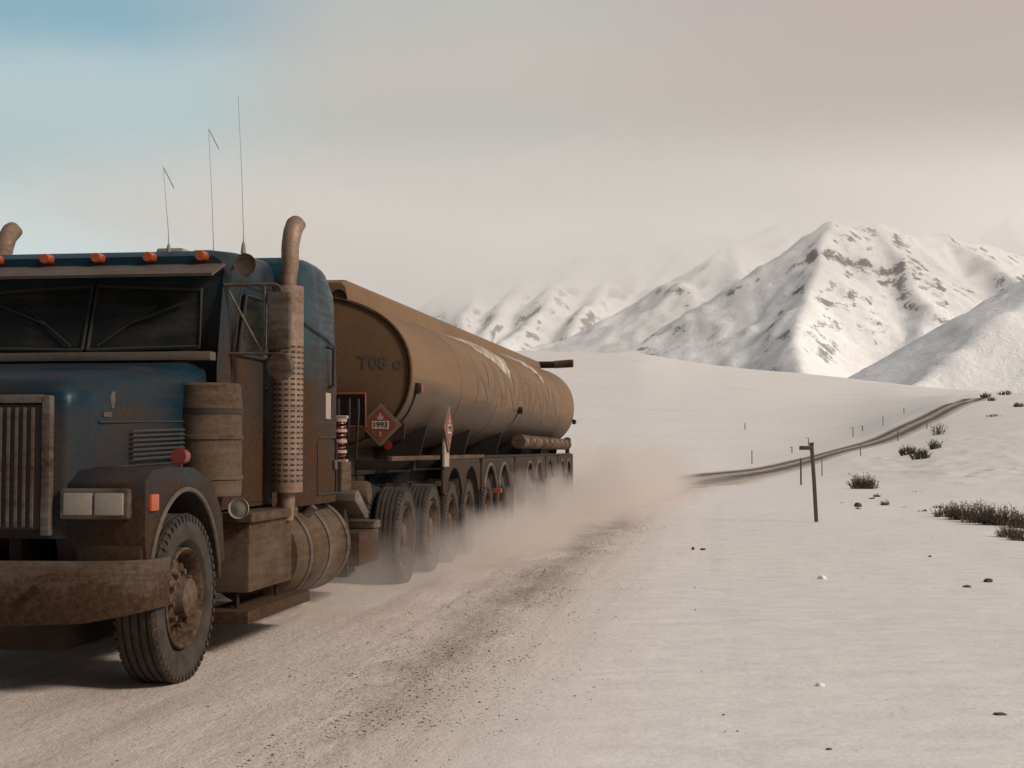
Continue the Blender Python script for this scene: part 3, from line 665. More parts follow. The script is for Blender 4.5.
# sleeper
def slp(y, hw, zt, rc): return cab_ring(y, hw, zt, .99, rc, .03)
SH = 1.17
sl = M().rings([slp(11.26, SH-.05, 2.98, .14), slp(11.34, SH, 3.04, .16), slp(11.9, SH, 3.10, .18), slp(12.25, SH, 3.11, .22), slp(12.48, SH-.01, 3.05, .28), slp(12.60, SH-.06, 2.92, .30), slp(12.64, SH-.12, 2.80, .3)]).build('sleeper', MSLP, tr, 0, 50)
M().rings([slp(11.16, CH-.04, 2.93, .1), slp(11.27, CH-.04, 2.93, .1)]).build('cab_boot', MBLK, tr)
for s in (1, -1):
    xs = CX+s*(SH+.003)
    M().tube([(xs, 11.40, 2.50), (xs, 12.1, 2.42), (xs, 12.56, 2.32)], .008, 6).build('body_seam', MLINE, sl)
    M().tube([(xs-s*.01, 12.15, 2.36), (xs+s*.05, 12.15, 2.33), (xs+s*.05, 12.15, 2.02), (xs-s*.01, 12.15, 1.99)], .016, 8).build('grab_handle', MLINE, sl)
    M().box(*sorted((xs-s*.003, xs+s*.008)), 12.06, 12.22, 1.72, 1.95).build('badge', MWHT, sl, .004)
    dp = [(11.82, 1.07), (12.45, 1.07), (12.45, 1.50), (12.39, 1.56), (11.88, 1.56), (11.82, 1.50)]
    M().tube([(xs, y, z) for y, z in dp + dp[:1]], .011, 6).build('locker_door_seam', MLINE, sl)
    M().box(*sorted((xs, xs+s*.02)), 12.34, 12.40, 1.28, 1.36).build('locker_latch', MCHR, sl, .004)
    # stack + perforated shield
    sx, sy = CX+s*1.19, 10.86
    tipy = [(0, 2.90), (.0, 3.04), (.02, 3.10), (.06, 3.18), (.13, 3.25), (.16, 3.265)]
    st = M(); pts = [(sx, sy, .9), (sx, sy, 1.05), (sx, sy, 2.8)] + [(sx+s*.015, sy+a, z) for a, z in tipy]
    st.tube(pts, [.055, .066, .066] + [.068, .070, .072, .074, .074, .070], 24, cap=False)
    st.tube([pts[-1], (pts[-2][0], pts[-2][1]-.02, pts[-2][2]-.05)], [.078, .06], 24, cap=False)
    sk = st.build('exhaust_stack', MSTK, tr)
    sh = M(); rr_ = .125; n = 30
    ring = [(rr_*math.cos(R(-155 + 310*k/n) + (0 if s > 0 else math.pi)), rr_*math.sin(R(-155 + 310*k/n))) for k in range(n+1)]
    outl = [(sx+a, sy+b_) for a, b_ in ring] + [(sx+a*.96, sy+b_*.96) for a, b_ in ring[::-1]]
    sh.prism(outl, 1.12, 2.74, 'z'); nf_ = len(sh.f); pf = sh
    for iz in range(26):
        for ia in range(7):
            an = R(-125 + ia*24 + (0 if s > 0 else 180)); z0 = 1.20 + iz*.042; a2 = an + .12
            q = rr_+.002
            pf.add([(sx+q*math.cos(t), sy+q*math.sin(t), z) for t, z in ((an-.13, z0), (an+.13, z0), (an+.13, z0+.016), (an-.13, z0+.016))], [(0, 1, 2, 3)])
    hsd = sh.build('heat_shield', MSTK, sk, 0, 60); hsd.data.materials.append(MLINE)
    for p_ in hsd.data.polygons[nf_:]: p_.material_index = 1
    # fuel tank with straps
    c = (CX+s*.84, 0, .60); r = .40
    ft = M().lathe([(11.06, .001), (11.06, r*.7), (11.075, r*.95), (11.11, r), (12.72, r), (12.76, r*.95), (12.775, r*.7), (12.78, .001)], 56, 'y', c).build('fuel_tank', MALU, tr)
    for y in (11.35, 11.95, 12.55):
        M().lathe([(y, r+.001), (y, r+.014), (y+.07, r+.014), (y+.07, r+.001)], 56, 'y', c).build('tank_strap', MCHR, ft)
        M().lathe([(y+.075, r+.001), (y+.075, r+.005), (y+.10, r+.005), (y+.10, r+.001)], 56, 'y', c).build('strap_liner', MLINE, ft)
    M().tube([(CX+s*1.1, 11.7, .90), (CX+s*1.17, 11.7, .98)], .05, 14).build('fuel_cap', MCHR, ft)
    # step box, steps, battery box ahead of the tank
    x0, x1 = sorted((CX+s*.62, CX+s*1.20)); tb = M().box(x0, x1, 9.92, 11.0, .42, .93).build('step_box', MALU, tr, .03)
    x0, x1 = sorted((CX+s*.9, CX+s*1.24)); M().box(x0, x1, 9.85, 11.02, .93, 1.0).build('step', MALU, tb, .012)
    x0, x1 = sorted((CX+s*.9, CX+s*1.25)); M().box(x0, x1, 9.75, 11.35, .22, .31).build('step', MBUMP, tb, .012)
    for yh in (9.95, 10.9): M().tube([(CX+s*1.1, yh, .3), (CX+s*1.1, yh, .45)], .02, 6).build('step_hanger', MFRM, tb)
    M().lathe([(.06, .03), (0, .075), (-.015, .075), (-.006, .062), (-.012, .03), (-.016, .001)], 24, 'y', (CX+s*1.16, 9.80, 1.035)).build('work_lamp', MLENS, tb)
    # brackets behind the fuel tank
    x0, x1 = sorted((CX+s*.95, CX+s*1.24)); M().prism([(12.88, 1.05), (13.0, 1.08), (13.42, .86), (13.40, .80), (13.30, .80), (12.88, .98)], x0, x1).build('tank_step', MBUMP, tr, .01)
    M().box(x0, x1, 13.05, 13.85, .36, .68).build('chain_box', MBUMP, tr, .02)
    M().box(x0, x1+.01*s, 13.60, 13.88, .685, .76).build('chain_box_latch', MCHR, tr, .01)
    M().prism([(12.86, .9), (12.96, .9), (13.3, .3), (13.0, .26)], x0, x1-.1*s if s > 0 else x1).build('bracket_arm', MFRM, tr, .01)
    M().lathe([(0, .001), (0, .10), (.03, .115), (.25, .115), (.28, .10), (.28, .001)], 24, 'x', (CX+s*.55+(-.28 if s < 0 else 0)+s*.35, 13.7, 1.03)).build('air_tank', MALU, tr)
    # mud flap behind drives
    x0, x1 = sorted((CX+s*.62, CX+s*1.22)); M().box(x0, x1, 17.42, 17.44, .25, 1.0).build('mud_flap', MBLK, tr)
# deck, fifth wheel
bx(-.4, .4, 13.0, 14.6, 1.035, 1.06).build('deck_plate', MALU, tr, .004)
bx(-.45, .45, 15.5, 16.5, 1.035, 1.15).build('fifth_wheel', MFRM, tr, .02)
# air-line coils at the back of the cab
for dx in (.98, .78):
    cp = [(CX+dx+.055*math.cos(t*1.0), 13.28+.055*math.sin(t*1.0), 1.36 + .0062*t) for t in np.arange(0, 62, .5)]
    M().tube(cp, .012, 5).build('air_line_coil', MRED if dx > .9 else MBLK, tr)
for za, zb2 in ((1.28, 1.36), (1.75, 1.78)): M().box(CX+.90, CX+1.06, 13.24, 13.33, za, zb2).build('coil_bracket', MWHT, tr, .008)
for k in range(4): M().lathe([(1.42+k*.1, .070), (1.42+k*.1, .074), (1.45+k*.1, .074), (1.45+k*.1, .070)], 20, 'z', (CX+.98, 13.28, 0)).build('coil_clip', MWHT, tr)
M().tube([(CX+.98, 12.9, 1.34), (CX+.98, 13.28, 1.30), (CX+.9, 13.28, 1.05)], .025, 8).build('coil_mount', MFRM, tr)
M().box(CX+1.06, CX+1.10, 12.92, 13.28, 1.0, 1.34).build('deck_rail', MALU, tr, .006)
# antennas
for x, y, h, kn in ((-.05, 11.0, .0, 0), ):
    pass
def antenna(u, vtop, X, zb_, kink):
    Y = 10.0
    for _ in range(6):
        p = ray(u, 300); Y = X / p[0] * p[1]
    t = ray(u-3, vtop); zt = EYE + t[2] * (Y / t[1])
    m = M(); m.tube([(X, Y, zb_-.03), (X, Y, zb_+.12), (X-.02, Y, (zb_+zt)/2), (X-.06, Y+.02, zt)], [.006, .003, .002, .0015], 6)
    if kink: m.tube([(X-.05, Y+.01, zt-.02), (X+.03, Y+.02, zt-.18)], .004, 6)
    m.lathe([(0, .022), (.05, .018), (.09, .008)], 10, 'z', (X, Y, zb_-.03)); m.build('antenna', MGREY, tr)
antenna(168, 165, CX+.35, 2.98, True); antenna(213, 127, CX+.50, 3.0, True); antenna(243, 95, CX+.92, 3.0, False)
M().box(CX+.2, CX+.42, 10.6, 10.85, 2.96, 3.03).build('roof_light', MWHT, cab, .02)
M().box(CX+.5, CX+.66, 10.6, 10.8, 2.96, 3.01).build('roof_light', MWHT, cab, .015)

# ------------------------------------------------------------------ trailer
tl = empty('tanker_trailer', (CX, 15.3, 0)); tag(tl, 'long elliptical tanker trailer caked in tan mud with a 1993 placard on its front', 'trailer')
Y0, Y1 = 15.3, 35.0; TA = 1.25
def tank_par(y):
    t = min(1, max(0, (y-Y0)/(Y1-Y0))); return TA, .86 + .15*t, 2.29 + .19*t      # half width, half height, centre z
def tank_ring(y, s=1., yo=0, n=72, grow=0.):
    a, b, c = tank_par(y); out = []
    for k in range(n):
        t = 2*math.pi*k/n; ct, st = math.cos(t), math.sin(t); e = 2/2.25
        out.append((CX + (a*s+grow)*math.copysign(abs(ct)**e, ct), y+yo, c + (b*s+grow)*math.copysign(abs(st)**e, st)))
    return out
shell = M().rings([tank_ring(y) for y in np.linspace(Y0, Y1, 24)], (False, False))
rear = [(1.0, 0), (.985, .10), (.94, .2), (.86, .29), (.74, .36), (.55, .42), (.3, .45), (.02, .46)]
shell.rings([tank_ring(Y1, s, o) for s, o in rear], (False, True))
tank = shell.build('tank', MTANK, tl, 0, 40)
def head_y(rel):   # depth of the dished front head at relative radius
    return Y0 - .02 - .16*(1 - rel**2)
hd = [tank_ring(Y0, 1.0, -.0)] + [tank_ring(Y0, .985*s_, head_y(s_) - Y0) for s_ in (1, .97, .9, .8, .65, .5, .3, .12, .01)]
head = M().rings(hd[::-1], (True, False)).build('tank_head', MHEAD, tl, 0, 60)
M().rings([tank_ring(Y0, 1, -.05, grow=.004), tank_ring(Y0, 1, -.05, grow=.022), tank_ring(Y0, 1, .03, grow=.022), tank_ring(Y0, 1, .03, grow=.002)], (False, False)).build('rim_band', MHEAD, head)
for y in (18.6, 21.9, 25.2, 28.4, 31.8):
    M().rings([tank_ring(y, grow=.001), tank_ring(y, 1, .01, grow=.007), tank_ring(y, 1, .05, grow=.007), tank_ring(y, 1, .06, grow=.001)], (False, False)).build('weld_band', MTANK, tank)
# spill coaming on top
cm = []
for y in (15.85, 15.92, 20, 25, 30, 35.0, 35.1):
    a, b, c = tank_par(y); zt = c + b + (.25 if 15.9 < y < 35.05 else .21) - .005*(y-15.9); hw = .40 if 15.9 < y < 35.05 else .37
    cm.append([(CX-hw-.05, y, c+b-.12), (CX+hw+.05, y, c+b-.12), (CX+hw, y, zt-.05), (CX+hw-.05, y, zt), (CX-hw+.05, y, zt), (CX-hw, y, zt-.05)])
coam = M().rings(cm).build('spill_coaming', MTANK, tl, 0, 30)
for y in (17.5, 21, 24.5, 28, 31.5):
    a, b, c = tank_par(y); M().lathe([(0, .24), (.05, .25), (.07, .22), (.09, .05), (.1, .001)], 24, 'z', (CX, y, c+b+.22-.005*(y-15.9))).build('manhole_cover', MFRM, coam)
# rear pipe across the top
M().tube([(CX+.3, 35.15, 3.57), (CX+.75, 35.15, 3.57)], .085, 16).build('vent_pipe', MFRM, tl)
M().tube([(CX+.75, 35.15, 3.575), (CX+1.2, 35.15, 3.60), (CX+1.22, 35.15, 3.60)], [.095, .10, .085], 16).build('pipe_sleeve', MALU, tl)
# front lamp
M().lathe([(.10, .03), (.06, .06), (0, .10), (-.015, .10), (-.005, .085), (-.005, .001)], 28, 'y', (CX+.32, 15.75, 3.18)).build('work_lamp', MFRM, tl)
M().tube([(CX+.28, 15.9, 3.2), (CX+.30, 15.8, 3.19)], .03, 8).build('lamp_bracket', MALU, tl)
# side markers
for y in (15.65, 24.6, 34.9):
    for s in (1, -1):
        a, b, c = tank_par(y); x = CX+s*(a-.01)
        mk = M().box(*sorted((x-s*.02, x+s*.05)), y-.06, y+.06, 2.08, 2.20).build('marker_light', MFRM, tl, .012)
        M().box(*sorted((x+s*.05, x+s*.075)), y-.04, y+.04, 2.10, 2.18).build('lens', MRED, mk, .008)
        if s > 0 and y < 30:
            pts = []
            for t in np.linspace(0, 1, 9):
                z = 2.08 - .48*t; bb = (c - z)/b; e = 2.25; xx = a*(max(0, 1-abs(bb)**e))**(1/e); pts.append((CX+xx+.012, y - (.05 + .9*t*t)*(1 if y > 20 else -.15), z))
            M().tube(pts, .011, 6).build('cable', MLINE, mk)
# lettering on the head
def head_warp(p, zz):
    a, b, c = tank_par(Y0); rel = min(1, math.hypot((p.x-CX)/a, (p.z-c)/b)/.985); return (p.x, head_y(rel) - .004 - zz, p.z)
text('T08 o', 'unit_number', .20, ((CX+.93, 0, 2.40), (1, 0, 0), (0, 0, 1)), MINK, head, .002, head_warp, sx=1.0, bold=.004)
def side_warp(p, zz):
    a, b, c = tank_par(p.y); e = 2.25; rel = min(.98, abs(p.z-c)/b); return (CX + a*(1-rel**e)**(1/e) + .004 + zz, p.y, p.z)
text('NANATANA', 'faded_lettering', .84, ((0, 25.4, 2.42), (0, 1, 0), (0, 0, 1)), MFADE, tank, .002, side_warp, sx=2.35, bold=.022)
# placards: a steel holder, a red diamond, number panel, flame
def placard(O, Rr, Uu, name='placard', size=.27):
    O, Rr, Uu = Vector(O), Vector(Rr), Vector(Uu); N = Rr.cross(Uu)
    def dia(q, d0, d1, mat, nm, par, bev=0):
        pts = [O+Rr*q, O+Uu*q, O-Rr*q, O-Uu*q]; m = M()
        m.add([tuple(p+N*d1) for p in pts] + [tuple(p+N*d0) for p in pts], [(0, 1, 2, 3), (7, 6, 5, 4), (0, 4, 5, 1), (1, 5, 6, 2), (2, 6, 7, 3), (3, 7, 4, 0)]); return m.build(nm, mat, par, bev)
    h = dia(size*1.08, -.02, .0, MEDGE, name, tl); dia(size*.86, .0, .004, MPRED, 'placard_face', h)
    pts = [O+Rr*(sx*size*.44)+Uu*(sy*size*.20) for sx, sy in ((1, 1), (-1, 1), (-1, -1), (1, -1))]
    m = M(); m.add([tuple(p+N*.008) for p in pts]+[tuple(p+N*.001) for p in pts], [(0, 1, 2, 3), (0, 4, 5, 1), (1, 5, 6, 2), (2, 6, 7, 3), (3, 7, 4, 0)]); m.build('number_panel', MPANEL, h)
    text('1993', 'number', size*.40, (O+N*.0105, Rr, Uu), MINK2, h, .001, bold=.001)
    text('3', 'class_number', size*.30, (O-Uu*size*.47+N*.0065, Rr, Uu), MWHT, h, .001, bold=.003)
    fl = [(-.12, .30), (-.17, .40), (-.13, .50), (-.10, .44), (-.06, .58), (0, .68), (.05, .56), (.08, .47), (.12, .54), (.17, .40), (.12, .30)]
    m = M(); m.add([tuple(O+Rr*(a*size)+Uu*((b-.04)*size)+N*.006) for a, b in fl] , [tuple(range(len(fl)))]); m.build('flame_symbol', MWHT, h)
    return h
P = ray(381, 425); Yp = 15.12; Xp = P[0]/P[1]*Yp; Zp = EYE + P[2]/P[1]*Yp
placard((Xp, Yp-.03, Zp), (1, 0, 0), (0, 0, 1), size=.215)
M().box(Xp-.18, Xp+.26, Yp+.0, Yp+.03, Zp-.15, Zp+.02).build('placard_bracket', MFRM, tl)
P = ray(449, 434); Xs = -3.12; Ys = Xs/P[0]*P[1]; Zs = EYE + P[2]/P[1]*Ys
placard((Xs, Ys, Zs+.06), (0, 1, 0), (0, 0, 1), size=.27)
M().box(Xs-.05, Xs-.025, Ys-.16, Ys+.16, Zs-.4, Zs-.05).build('placard_bracket', MWHT, tl)
# valve panel on the head
vp = bx(.30, .82, 15.02, 15.12, 1.70, 2.06).build('valve_panel', MFRM, tl, .01)
M().tube([(CX+.30, 15.0, 1.70), (CX+.82, 15.0, 1.70), (CX+.82, 15.0, 2.06), (CX+.30, 15.0, 2.06), (CX+.30, 15.0, 1.70)], .015, 6).build('panel_frame', MPRED, vp)
for x in (.40, .52, .64, .74): M().tube([(CX+x, 15.0, 2.0), (CX+x+.02, 14.93, 1.85), (CX+x, 14.95, 1.6), (CX+x-.05, 15.1, 1.35)], .016, 6).build('air_hose', MBLK, vp)
# subframe and side rail
sf = M()
for s in (-.45, .37): sf.box(CX+s, CX+s+.08, 15.2, 34.6, 1.16, 1.48)
for y in np.arange(16, 34.5, 1.6): sf.box(CX-1.15, CX+1.15, y, y+.08, 1.22, 1.34)
sf.build('subframe', MFRM, tl, .006)
for y in np.arange(17, 34.5, 3.2): M().prism([(CX-1.0, 1.34), (CX+1.0, 1.34), (CX+1.1, 1.75), (CX+.6, 1.55), (CX-.6, 1.55), (CX-1.1, 1.75)], y, y+.06, 'y').build('tank_saddle', MFRM, tl)
for s in (1, -1):
    x = CX+s*1.25; a, b_ = sorted((x-s*.05, x)); rl = M().box(a, b_, 14.4, 20.6, 1.335, 1.385).build('side_rail', MALU, tl, .006)
    M().box(a, b_, 20.7, 34.3, 1.335, 1.375).build('side_rail', MFRM, tl, .006)
    M().lathe([(0, .03), (-.03, .05), (-.035, .001)], 16, 'y', (CX+s*1.08, 14.98, 1.50)).build('reflector', MRED, tl)
    # fender panels with arched wheel openings
    def skirt(ya, yb, arches, zb_=.72, zt=1.33, rr=.10):
        prof = [(ya, zb_), (ya, zt-rr), (ya+rr, zt), (yb-rr, zt), (yb, zt-rr), (yb, zb_)]
        for c_, r_ in sorted(arches, reverse=True):
            prof += [(c_ + r_*math.cos(R(t)), .525 + r_*math.sin(R(t))) for t in range(30, 151, 8)]
        a, b_ = sorted((x-s*.03, x)); return M().prism(prof, a, b_).build('fender', MFEN, tl, 0, 50)
    skirt(17.3, 20.2, [(18.1, .70), (19.42, .70)], .92)
    f1 = skirt(20.35, 23.9, [(21.15, .71), (22.62, .71)], .86)
    f2 = skirt(24.0, 28.6, [(26.0, .71), (27.47, .71)], .86)
    f3 = skirt(28.7, 31.0, [(29.5, .71)], .86)
    f4 = skirt(31.1, 34.6, [(32.0, .71), (33.47, .71)], .86)
    for c_ in (18.1, 19.42, 29.5): wheel(tl, CX+s*1.09, c_, side=s); wheel(tl, CX+s*.77, c_, side=s)
    for f_, c_ in ((f1, 21.15), (f1, 22.62), (f2, 26.0), (f2, 27.47), (f4, 32.0), (f4, 33.47)):
        M().tube([(x+s*.004, c_ + (.715)*math.cos(R(t)), .525 + .715*math.sin(R(t))) for t in range(28, 153, 8)], .024, 8).build('arch_lip', MBUMP, f_)
        wheel(tl, CX+s*1.09, c_, side=s); wheel(tl, CX+s*.77, c_, side=s)
    for y in (20.27, 23.95, 28.65, 31.05): M().box(*sorted((x-s*.5, x-s*.02)), y-.01, y+.01, .28, 1.2).build('mud_flap', MBLK, tl)
    M().box(*sorted((x-s*.02, x+s*.10)), 21.6, 21.7, .80, .86).build('side_reflector', MAMB, tl)
    a, b_ = sorted((x-s*.62, x)); M().box(a, b_, 34.65, 34.68, .28, 1.35).build('mud_flap', MBLK, tl)
    M().tube([(x-s*.12, 34.5, 1.30), (x-s*.12, 34.5, 1.62)], .05, 10).lathe([(1.62, .05), (1.64, .085), (1.70, .09), (1.75, .06), (1.76, .001)], 16, 'z', (x-s*.12, 34.5, 0)).build('tail_post', MFRM, tl)
    # hose tube with bolts
    ht = M().tube([(x-s*.02, 24.6, 1.60), (x-s*.02, 33.2, 1.58)], .125, 24).build('hose_tube', MALU, tl)
    for y in np.linspace(24.9, 33.0, 9): M().tube([(x+s*.09, y, 1.62), (x+s*.115, y, 1.62)], .04, 8).build('tube_bolt', MWHT, ht)
for y in (18.1, 19.42, 21.15, 22.62, 26.0, 27.47, 29.5, 32.0, 33.47): M().tube([(CX-1.0, y, .525), (CX+1.0, y, .525)], .07, 10).build('axle', MFRM, tl)
bx(-.5, .5, 23.6, 25.0, .55, 1.16).build('underslung_box', MFRM, tl, .03)
bx(-1.2, 1.2, 34.55, 34.68, 1.1, 1.3).build('rear_bumper', MFRM, tl, .02)
for s in (.5, 1.0, -.5, -1.0): M().lathe([(0, .001), (0, .05), (.02, .05)], 14, 'y', (CX+s, 34.69, 1.2)).build('tail_light', MRED, tl)
# snow stuck to the top and running down the near side
def snow_patch(yc, w, z0, slant):
    vs = []; n = 26; mN = 9; a_, b_, c_ = tank_par(yc); m = M(); rings_ = []
    th0 = .50*math.pi*.86; 
    for i in range(n+1):
        f = i/n; th = th0*(1-f) + z0*f; ww = w*(.35 + .65*math.sin(math.pi*min(1, f*1.1+.12))*1.0)*(1-f**6)*(.45+.8*vnoise(np.array([f*7.]), np.array([yc]), 3)[0]) + .04; y = yc + slant*f
        rg = []
        for j in range(mN+1):
            g_ = j/mN*2-1; yy = y + ww*g_ + .22*float(vnoise(np.array([f*19.]), np.array([g_*2+yc]), 5)[0]); thk = (.030*(1-g_*g_) + .012*float(vnoise(np.array([f*25.]), np.array([g_*4+yc]), 9)[0]))*min(1, (1-f)*6) - .004
            a2, b2, c2 = tank_par(yy); e = 2/2.25; ct, st = math.cos(th), math.sin(th)
            rg.append((CX + (a2+thk)*ct**e, yy, c2 + (b2+thk)*st**e))
        rings_.append(rg)
    vsl = [p for r_ in rings_ for p in r_]; q = mN+1
    m.add(vsl, [(i*q+j, i*q+j+1, (i+1)*q+j+1, (i+1)*q+j) for i in range(n) for j in range(mN)]); return m.build('snow_patch', MSNOWP, tank, 0, 80)
snow_patch(22.2, 2.0, .24, 1.4); snow_patch(27.4, 1.0, .38, 1.6)

# ------------------------------------------------------------------ roadside things
def base_at(u, v, r):
    """point on the terrain under image column u at distance r"""
    d = ray(u, v); h = math.hypot(d[0], d[1]); x, y = d[0]/h*r, d[1]/h*r
    return Vector((x, y, float(ground_z(np.array([[x]]), np.array([[y]]))[0, 0]) - .0))
def dist_for(u, v, lo=8, hi=1200):
    """distance at which the terrain shows at image row v in column u (first crossing)"""
    rs_ = np.geomspace(lo, hi, 900); d = ray(u, v); h = math.hypot(d[0], d[1]); X = d[0]/h*rs_; Y = d[1]/h*rs_
    z = ground_z(X[None, :], Y[None, :])[0]; line = EYE + d[2]/h*rs_
    k = np.argmax(z > line) if (z > line).any() else len(rs_)-1; return float(rs_[k])
def post(u, vb, vt, wpx, name, label, flag=None, mat=MGREY, group='marker posts along the road', lean=.0, r=None):
    r = r or dist_for(u, vb); p = base_at(u, vb, r); h = (vb-vt)/FP*r; w = max(wpx/FP*r/2, .012)
    e = empty(name, tuple(p)); tag(e, label, 'post', group)
    m = M(); m.rings([[(p.x+sx*w+lean*h*t, p.y+sy*w, p.z-.3*(t == 0) + h*t) for sx, sy in ((1, 1), (-1, 1), (-1, -1), (1, -1))] for t in (0, .5, 1)]); m.build('pole', mat, e, w*.2)
    if flag:
        m = M(); L = flag/FP*r; hh = (2.2 if flag > 8 else 1.2)*w; x0 = p.x + lean*h + w*.9; x0_, x1_ = sorted((x0, x0-2*w-L)); z = p.z+h
        m.box(x0_, x1_, p.y-w*1.25, p.y-w*1.02, z-hh*1.0-.02, z-.02); m.build('marker_board', mat, e, .004)
        if flag > 8: M().box(p.x+lean*h-w*1.2, p.x+lean*h+w*1.2, p.y-w*1.3, p.y+w*1.2, z, z+.05).build('post_cap', mat, e, .006)
    return e
post(817, 522, 447, 3.6, 'marker_post', 'tall square brown post with a short board at its top, nearest the camera', 10, MWOOD, lean=-.06)
post(801, 485, 459, 1.6, 'marker_post', 'slim grey post just behind the tall brown post', None, MWOOD)
post(822, 476, 459, 1.0, 'marker_post', 'thin pale post standing in snow to the right of the slim grey post')
post(860.5, 456, 444, 1.0, 'marker_post', 'thin post below the middle of the far dark road')
post(898, 441, 430, 1.0, 'marker_post', 'thin post just below the far road, left of the lone bare shrub')
post(927, 429, 420, .9, 'marker_post', 'farthest thin post on the near side of the far road')
post(752, 464, 451, 1.0, 'marker_post', 'thin post on the plain left of the tall brown post, above the road')
post(672, 482, 462, .9, 'marker_post', 'faint post half lost in blowing snow dust behind the tanker')
post(745, 430, 423, .9, 'marker_post', 'short dark stick alone on the open snowy plain')
post(792, 453, 447, 1.0, 'marker_post', 'leaning stub post above the road beside the board of the tall brown post', 2)
post(808.5, 446, 438, .9, 'marker_post', 'short post above the road directly over the tall brown post', 2)
post(853, 437, 428, .9, 'marker_post', 'post with small cross board above the middle of the far road', 2.5)
post(862.5, 431, 426, 1.0, 'marker_post', 'short stub with low board just right of the cross board post', 2)
post(883, 426, 417, .8, 'marker_post', 'hair thin post above the climbing part of the road')
post(904, 414, 408, .8, 'marker_post', 'hair thin post above the road near the top of its climb')

def shrub(u, vb, hpx, wpx, label, n=90, mat=MTWIG, group='bare shrubs on the snow', up=.5, r=None, cat='shrub', name='shrub'):
    r = r or dist_for(u, vb); p = base_at(u, vb, r); H = hpx/FP*r; Wd = wpx/FP*r/2; px = r/FP; tw = max(px*.33, .006)
    m = M(); lv_ = M()
    for i in range(n):
        a = random.uniform(0, 6.283); q = math.sqrt(random.random()); bx_, by_ = Wd*.75*q*math.cos(a), Wd*.5*q*math.sin(a)
        s0 = Vector((p.x+bx_, p.y+by_, p.z-.06+random.uniform(-.12, .05)*H)); hh = H*random.uniform(.45, 1.0)*(1-.45*q*q)
        dr_ = Vector((math.cos(a)*random.uniform(0, .7)*q + random.uniform(-.25, .25), math.sin(a)*.4*q + random.uniform(-.2, .2), 1)); dr_ = dr_*hh
        pts = [s0, s0 + dr_*.5 + Vector((random.uniform(-.08, .08)*H, 0, 0)), s0 + dr_]
        m.tube(pts, [tw, tw*.8, tw*.35], 4, cap=False)
        for j in range(3):
            t = random.uniform(.35, .95); b0 = s0 + dr_*t; bd_ = Vector((random.uniform(-1, 1), random.uniform(-1, 1), random.uniform(.1, 1))).normalized()*H*random.uniform(.12, .32)
            m.tube([b0, b0+bd_], [tw*.6, tw*.3], 3, cap=False)
            if up > random.random():
                c0 = b0+bd_; s_ = H*.035 + tw; q1 = Vector((random.uniform(-1, 1), random.uniform(-1, 1), random.uniform(-1, 1)))*s_; q2 = Vector((random.uniform(-1, 1), random.uniform(-1, 1), random.uniform(-1, 1)))*s_
                lv_.add([c0, c0+q1, c0+q1+q2, c0+q2], [(0, 1, 2, 3)])
    e = empty(name, tuple(p)); tag(e, label, cat, group)
    m.build('branches', mat, e, 0, 80)
    if lv_.v: lv_.build('leaves', MTWIG2, e, 0, 80)
    return e
shrub(864, 489, 18, 30, 'dense brown shrub alone on the snow right of the tall marker post', 150)
shrub(908, 455, 12, 17, 'small brown shrub, left one of a close pair near the tundra', 70)
shrub(920, 459, 13, 20, 'small brown shrub, right one of a close pair near the tundra', 80)
shrub(935, 449, 11, 12, 'small brown shrub just above the close pair', 50)
shrub(938, 435, 16, 11, 'lone upright bare shrub with thin grey twigs', 28, MGREY, up=0)
for i, (u, v, h, w, l) in enumerate([
    (947, 517, 17, 30, 'leftmost low shrub of the long thicket at the right edge'),
    (961, 520, 24, 30, 'dark shrub second from the left in the long thicket'),
    (977, 523, 28, 34, 'tall dark shrub in the middle of the long thicket'),
    (993, 525, 27, 32, 'dark shrub right of the tallest one in the long thicket'),
    (1009, 526, 24, 32, 'brownish shrub near the right end of the long thicket'),
    (1022, 528, 22, 30, 'shrub cut by the picture edge at the end of the long thicket'),
    (1009, 538, 19, 26, 'spiky shrub in front of the long thicket, lowest on the slope'),
    (1022, 541, 20, 26, 'spiky shrub in front of the long thicket at the picture edge')]):
    shrub(u, v, h, w, l, 95, group='shrubs of the long thicket')
for u, v, h, w, l in [(872, 499, 5, 7, 'tiny tuft just below the dense lone shrub'), (877, 497, 6, 6, 'tiny brown tuft right below the dense lone shrub'),
    (885, 505, 8, 14, 'low sparse tuft between the dense lone shrub and the long thicket'), (842, 503, 3, 5, 'first tiny tuft in the row right of the tall marker post'),
    (858, 509, 5, 7, 'second tiny dark tuft right of the tall marker post'), (925, 511, 5, 16, 'low sparse tuft leading to the left end of the long thicket'), (938, 508, 6, 12, 'low dark tuft touching the left end of the long thicket'), (905, 508, 4, 12, 'thin tuft midway along the row of tufts'), (915, 492, 3, 30, 'thin strip of stems above the row of tufts'), (985, 398, 6, 13, 'brown bush on the crest just right of the road end'), (992, 401, 5, 10, 'smaller brown bush below the crest right of the road end'), (1004, 395, 6, 14, 'brown bush on the skyline crest, right of the road end'), (1020, 407, 6, 14, 'brown bush at the picture edge below the crest'), (993, 417, 3, 18, 'thin brown tuft on the slope right of the road')]:
    shrub(u, v, h, w, l, 26 if h < 6 else 40, group='small tufts poking through the snow', cat='tuft', name='grass_tuft')

